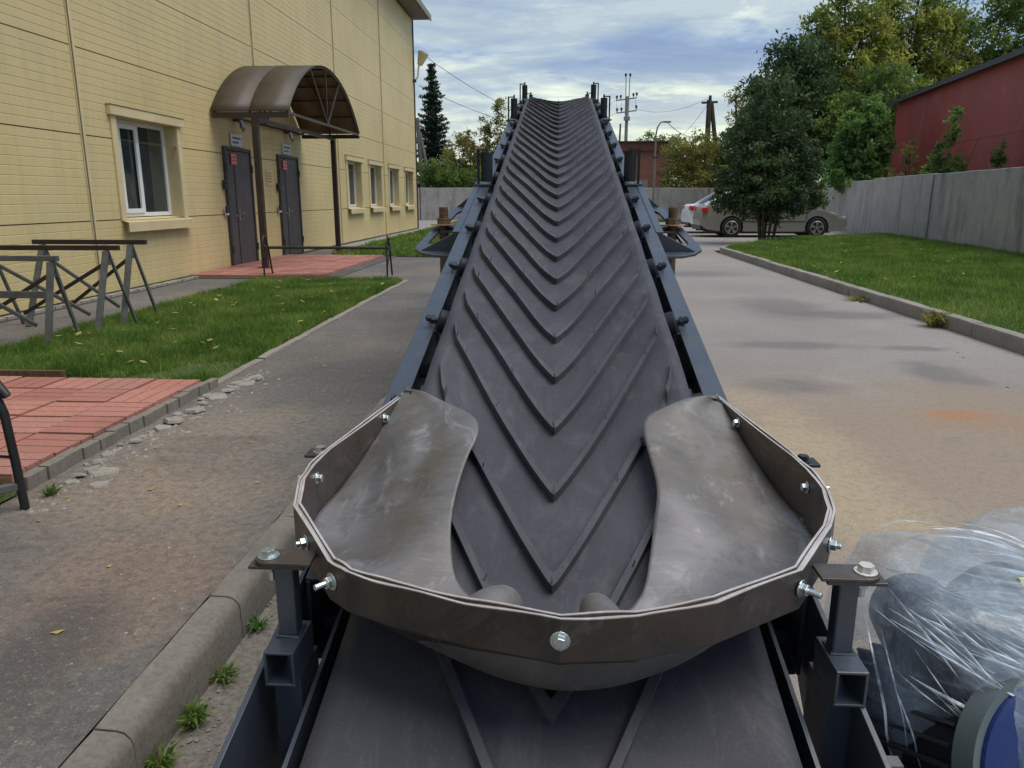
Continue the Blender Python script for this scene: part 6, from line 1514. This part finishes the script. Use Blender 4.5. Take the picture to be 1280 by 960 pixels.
film(0.650, 1.13, 0.48, 0.175, 0.225, 0.205, 0, 2 * math.pi, -0.25, math.pi / 2, 1.3, 0.036)
film(0.70, 1.04, 0.48, 0.13, 0.12, 0.15, 3.6, 5.6, 0.15, 1.2, 8.7, 0.06)
film(0.70, 0.96, 0.49, 0.14, 0.135, 0.14, 3.0, 6.2, -0.6, 1.0, 21.7, 0.03)
film(0.86, 1.25, 0.47, 0.18, 0.20, 0.21, 0, 2 * math.pi, -0.4, math.pi / 2, 11.3, 0.05)

# taut gathered folds in the wrap, running down from upper left to lower right
m = MB(); DD = Vector((0.80, -0.30, -0.50)).normalized()
for k in range(210):
    cx = Vector((0.650, 1.13, 0.48)); rx, ry, rz = 0.182, 0.232, 0.212
    if k % 4 == 3: cx = Vector((0.70, 1.03, 0.485)); rx, ry, rz = 0.14, 0.15, 0.15
    dk = (DD + Vector((rnd.gauss(0, .16), rnd.gauss(0, .16), rnd.gauss(0, .16)))).normalized()
    e_ = Vector((rnd.uniform(-1, 0.6), rnd.uniform(-1.2, 0.3), rnd.uniform(0.0, 1.3))); e_ = (e_ - dk * e_.dot(dk))
    if e_.length < 0.1: continue
    e_.normalize(); t0 = rnd.uniform(-1.1, 0.6); t1 = min(1.3, t0 + rnd.uniform(0.35, 1.3)); wd = rnd.uniform(0.0008, 0.0030) * (2.2 if rnd.random() < 0.12 else 1); lf = rnd.uniform(1.0, 1.035); ph = rnd.random() * 9
    N = 14; P = []
    for i in range(N + 1):
        t = t0 + (t1 - t0) * i / N; n_ = e_ * math.cos(t) + dk * math.sin(t); n_ = Vector([math.copysign(abs(q_) ** 0.72, q_) for q_ in n_])
        wv = 1 + 0.012 * mnoise.noise((i * 0.35, ph, 0))
        P.append(cx + Vector((n_.x * rx, n_.y * ry, n_.z * rz)) * lf * wv)
    if min(p.z for p in P) < 0.36: continue
    rows = []
    for i, p in enumerate(P):
        d = (P[min(i + 1, N)] - P[max(i - 1, 0)]).normalized(); o_ = (p - cx).normalized(); sd_ = d.cross(o_).normalized(); w_ = wd * math.sin(math.pi * (i + 0.4) / (N + 0.8))
        rows.append([p - sd_ * w_, p + o_ * w_ * 1.3, p + sd_ * w_])
    m.grid(rows)
o = mp(m, 'film_folds', MAT['film_fold'], True); o['kind'] = 'stuff'
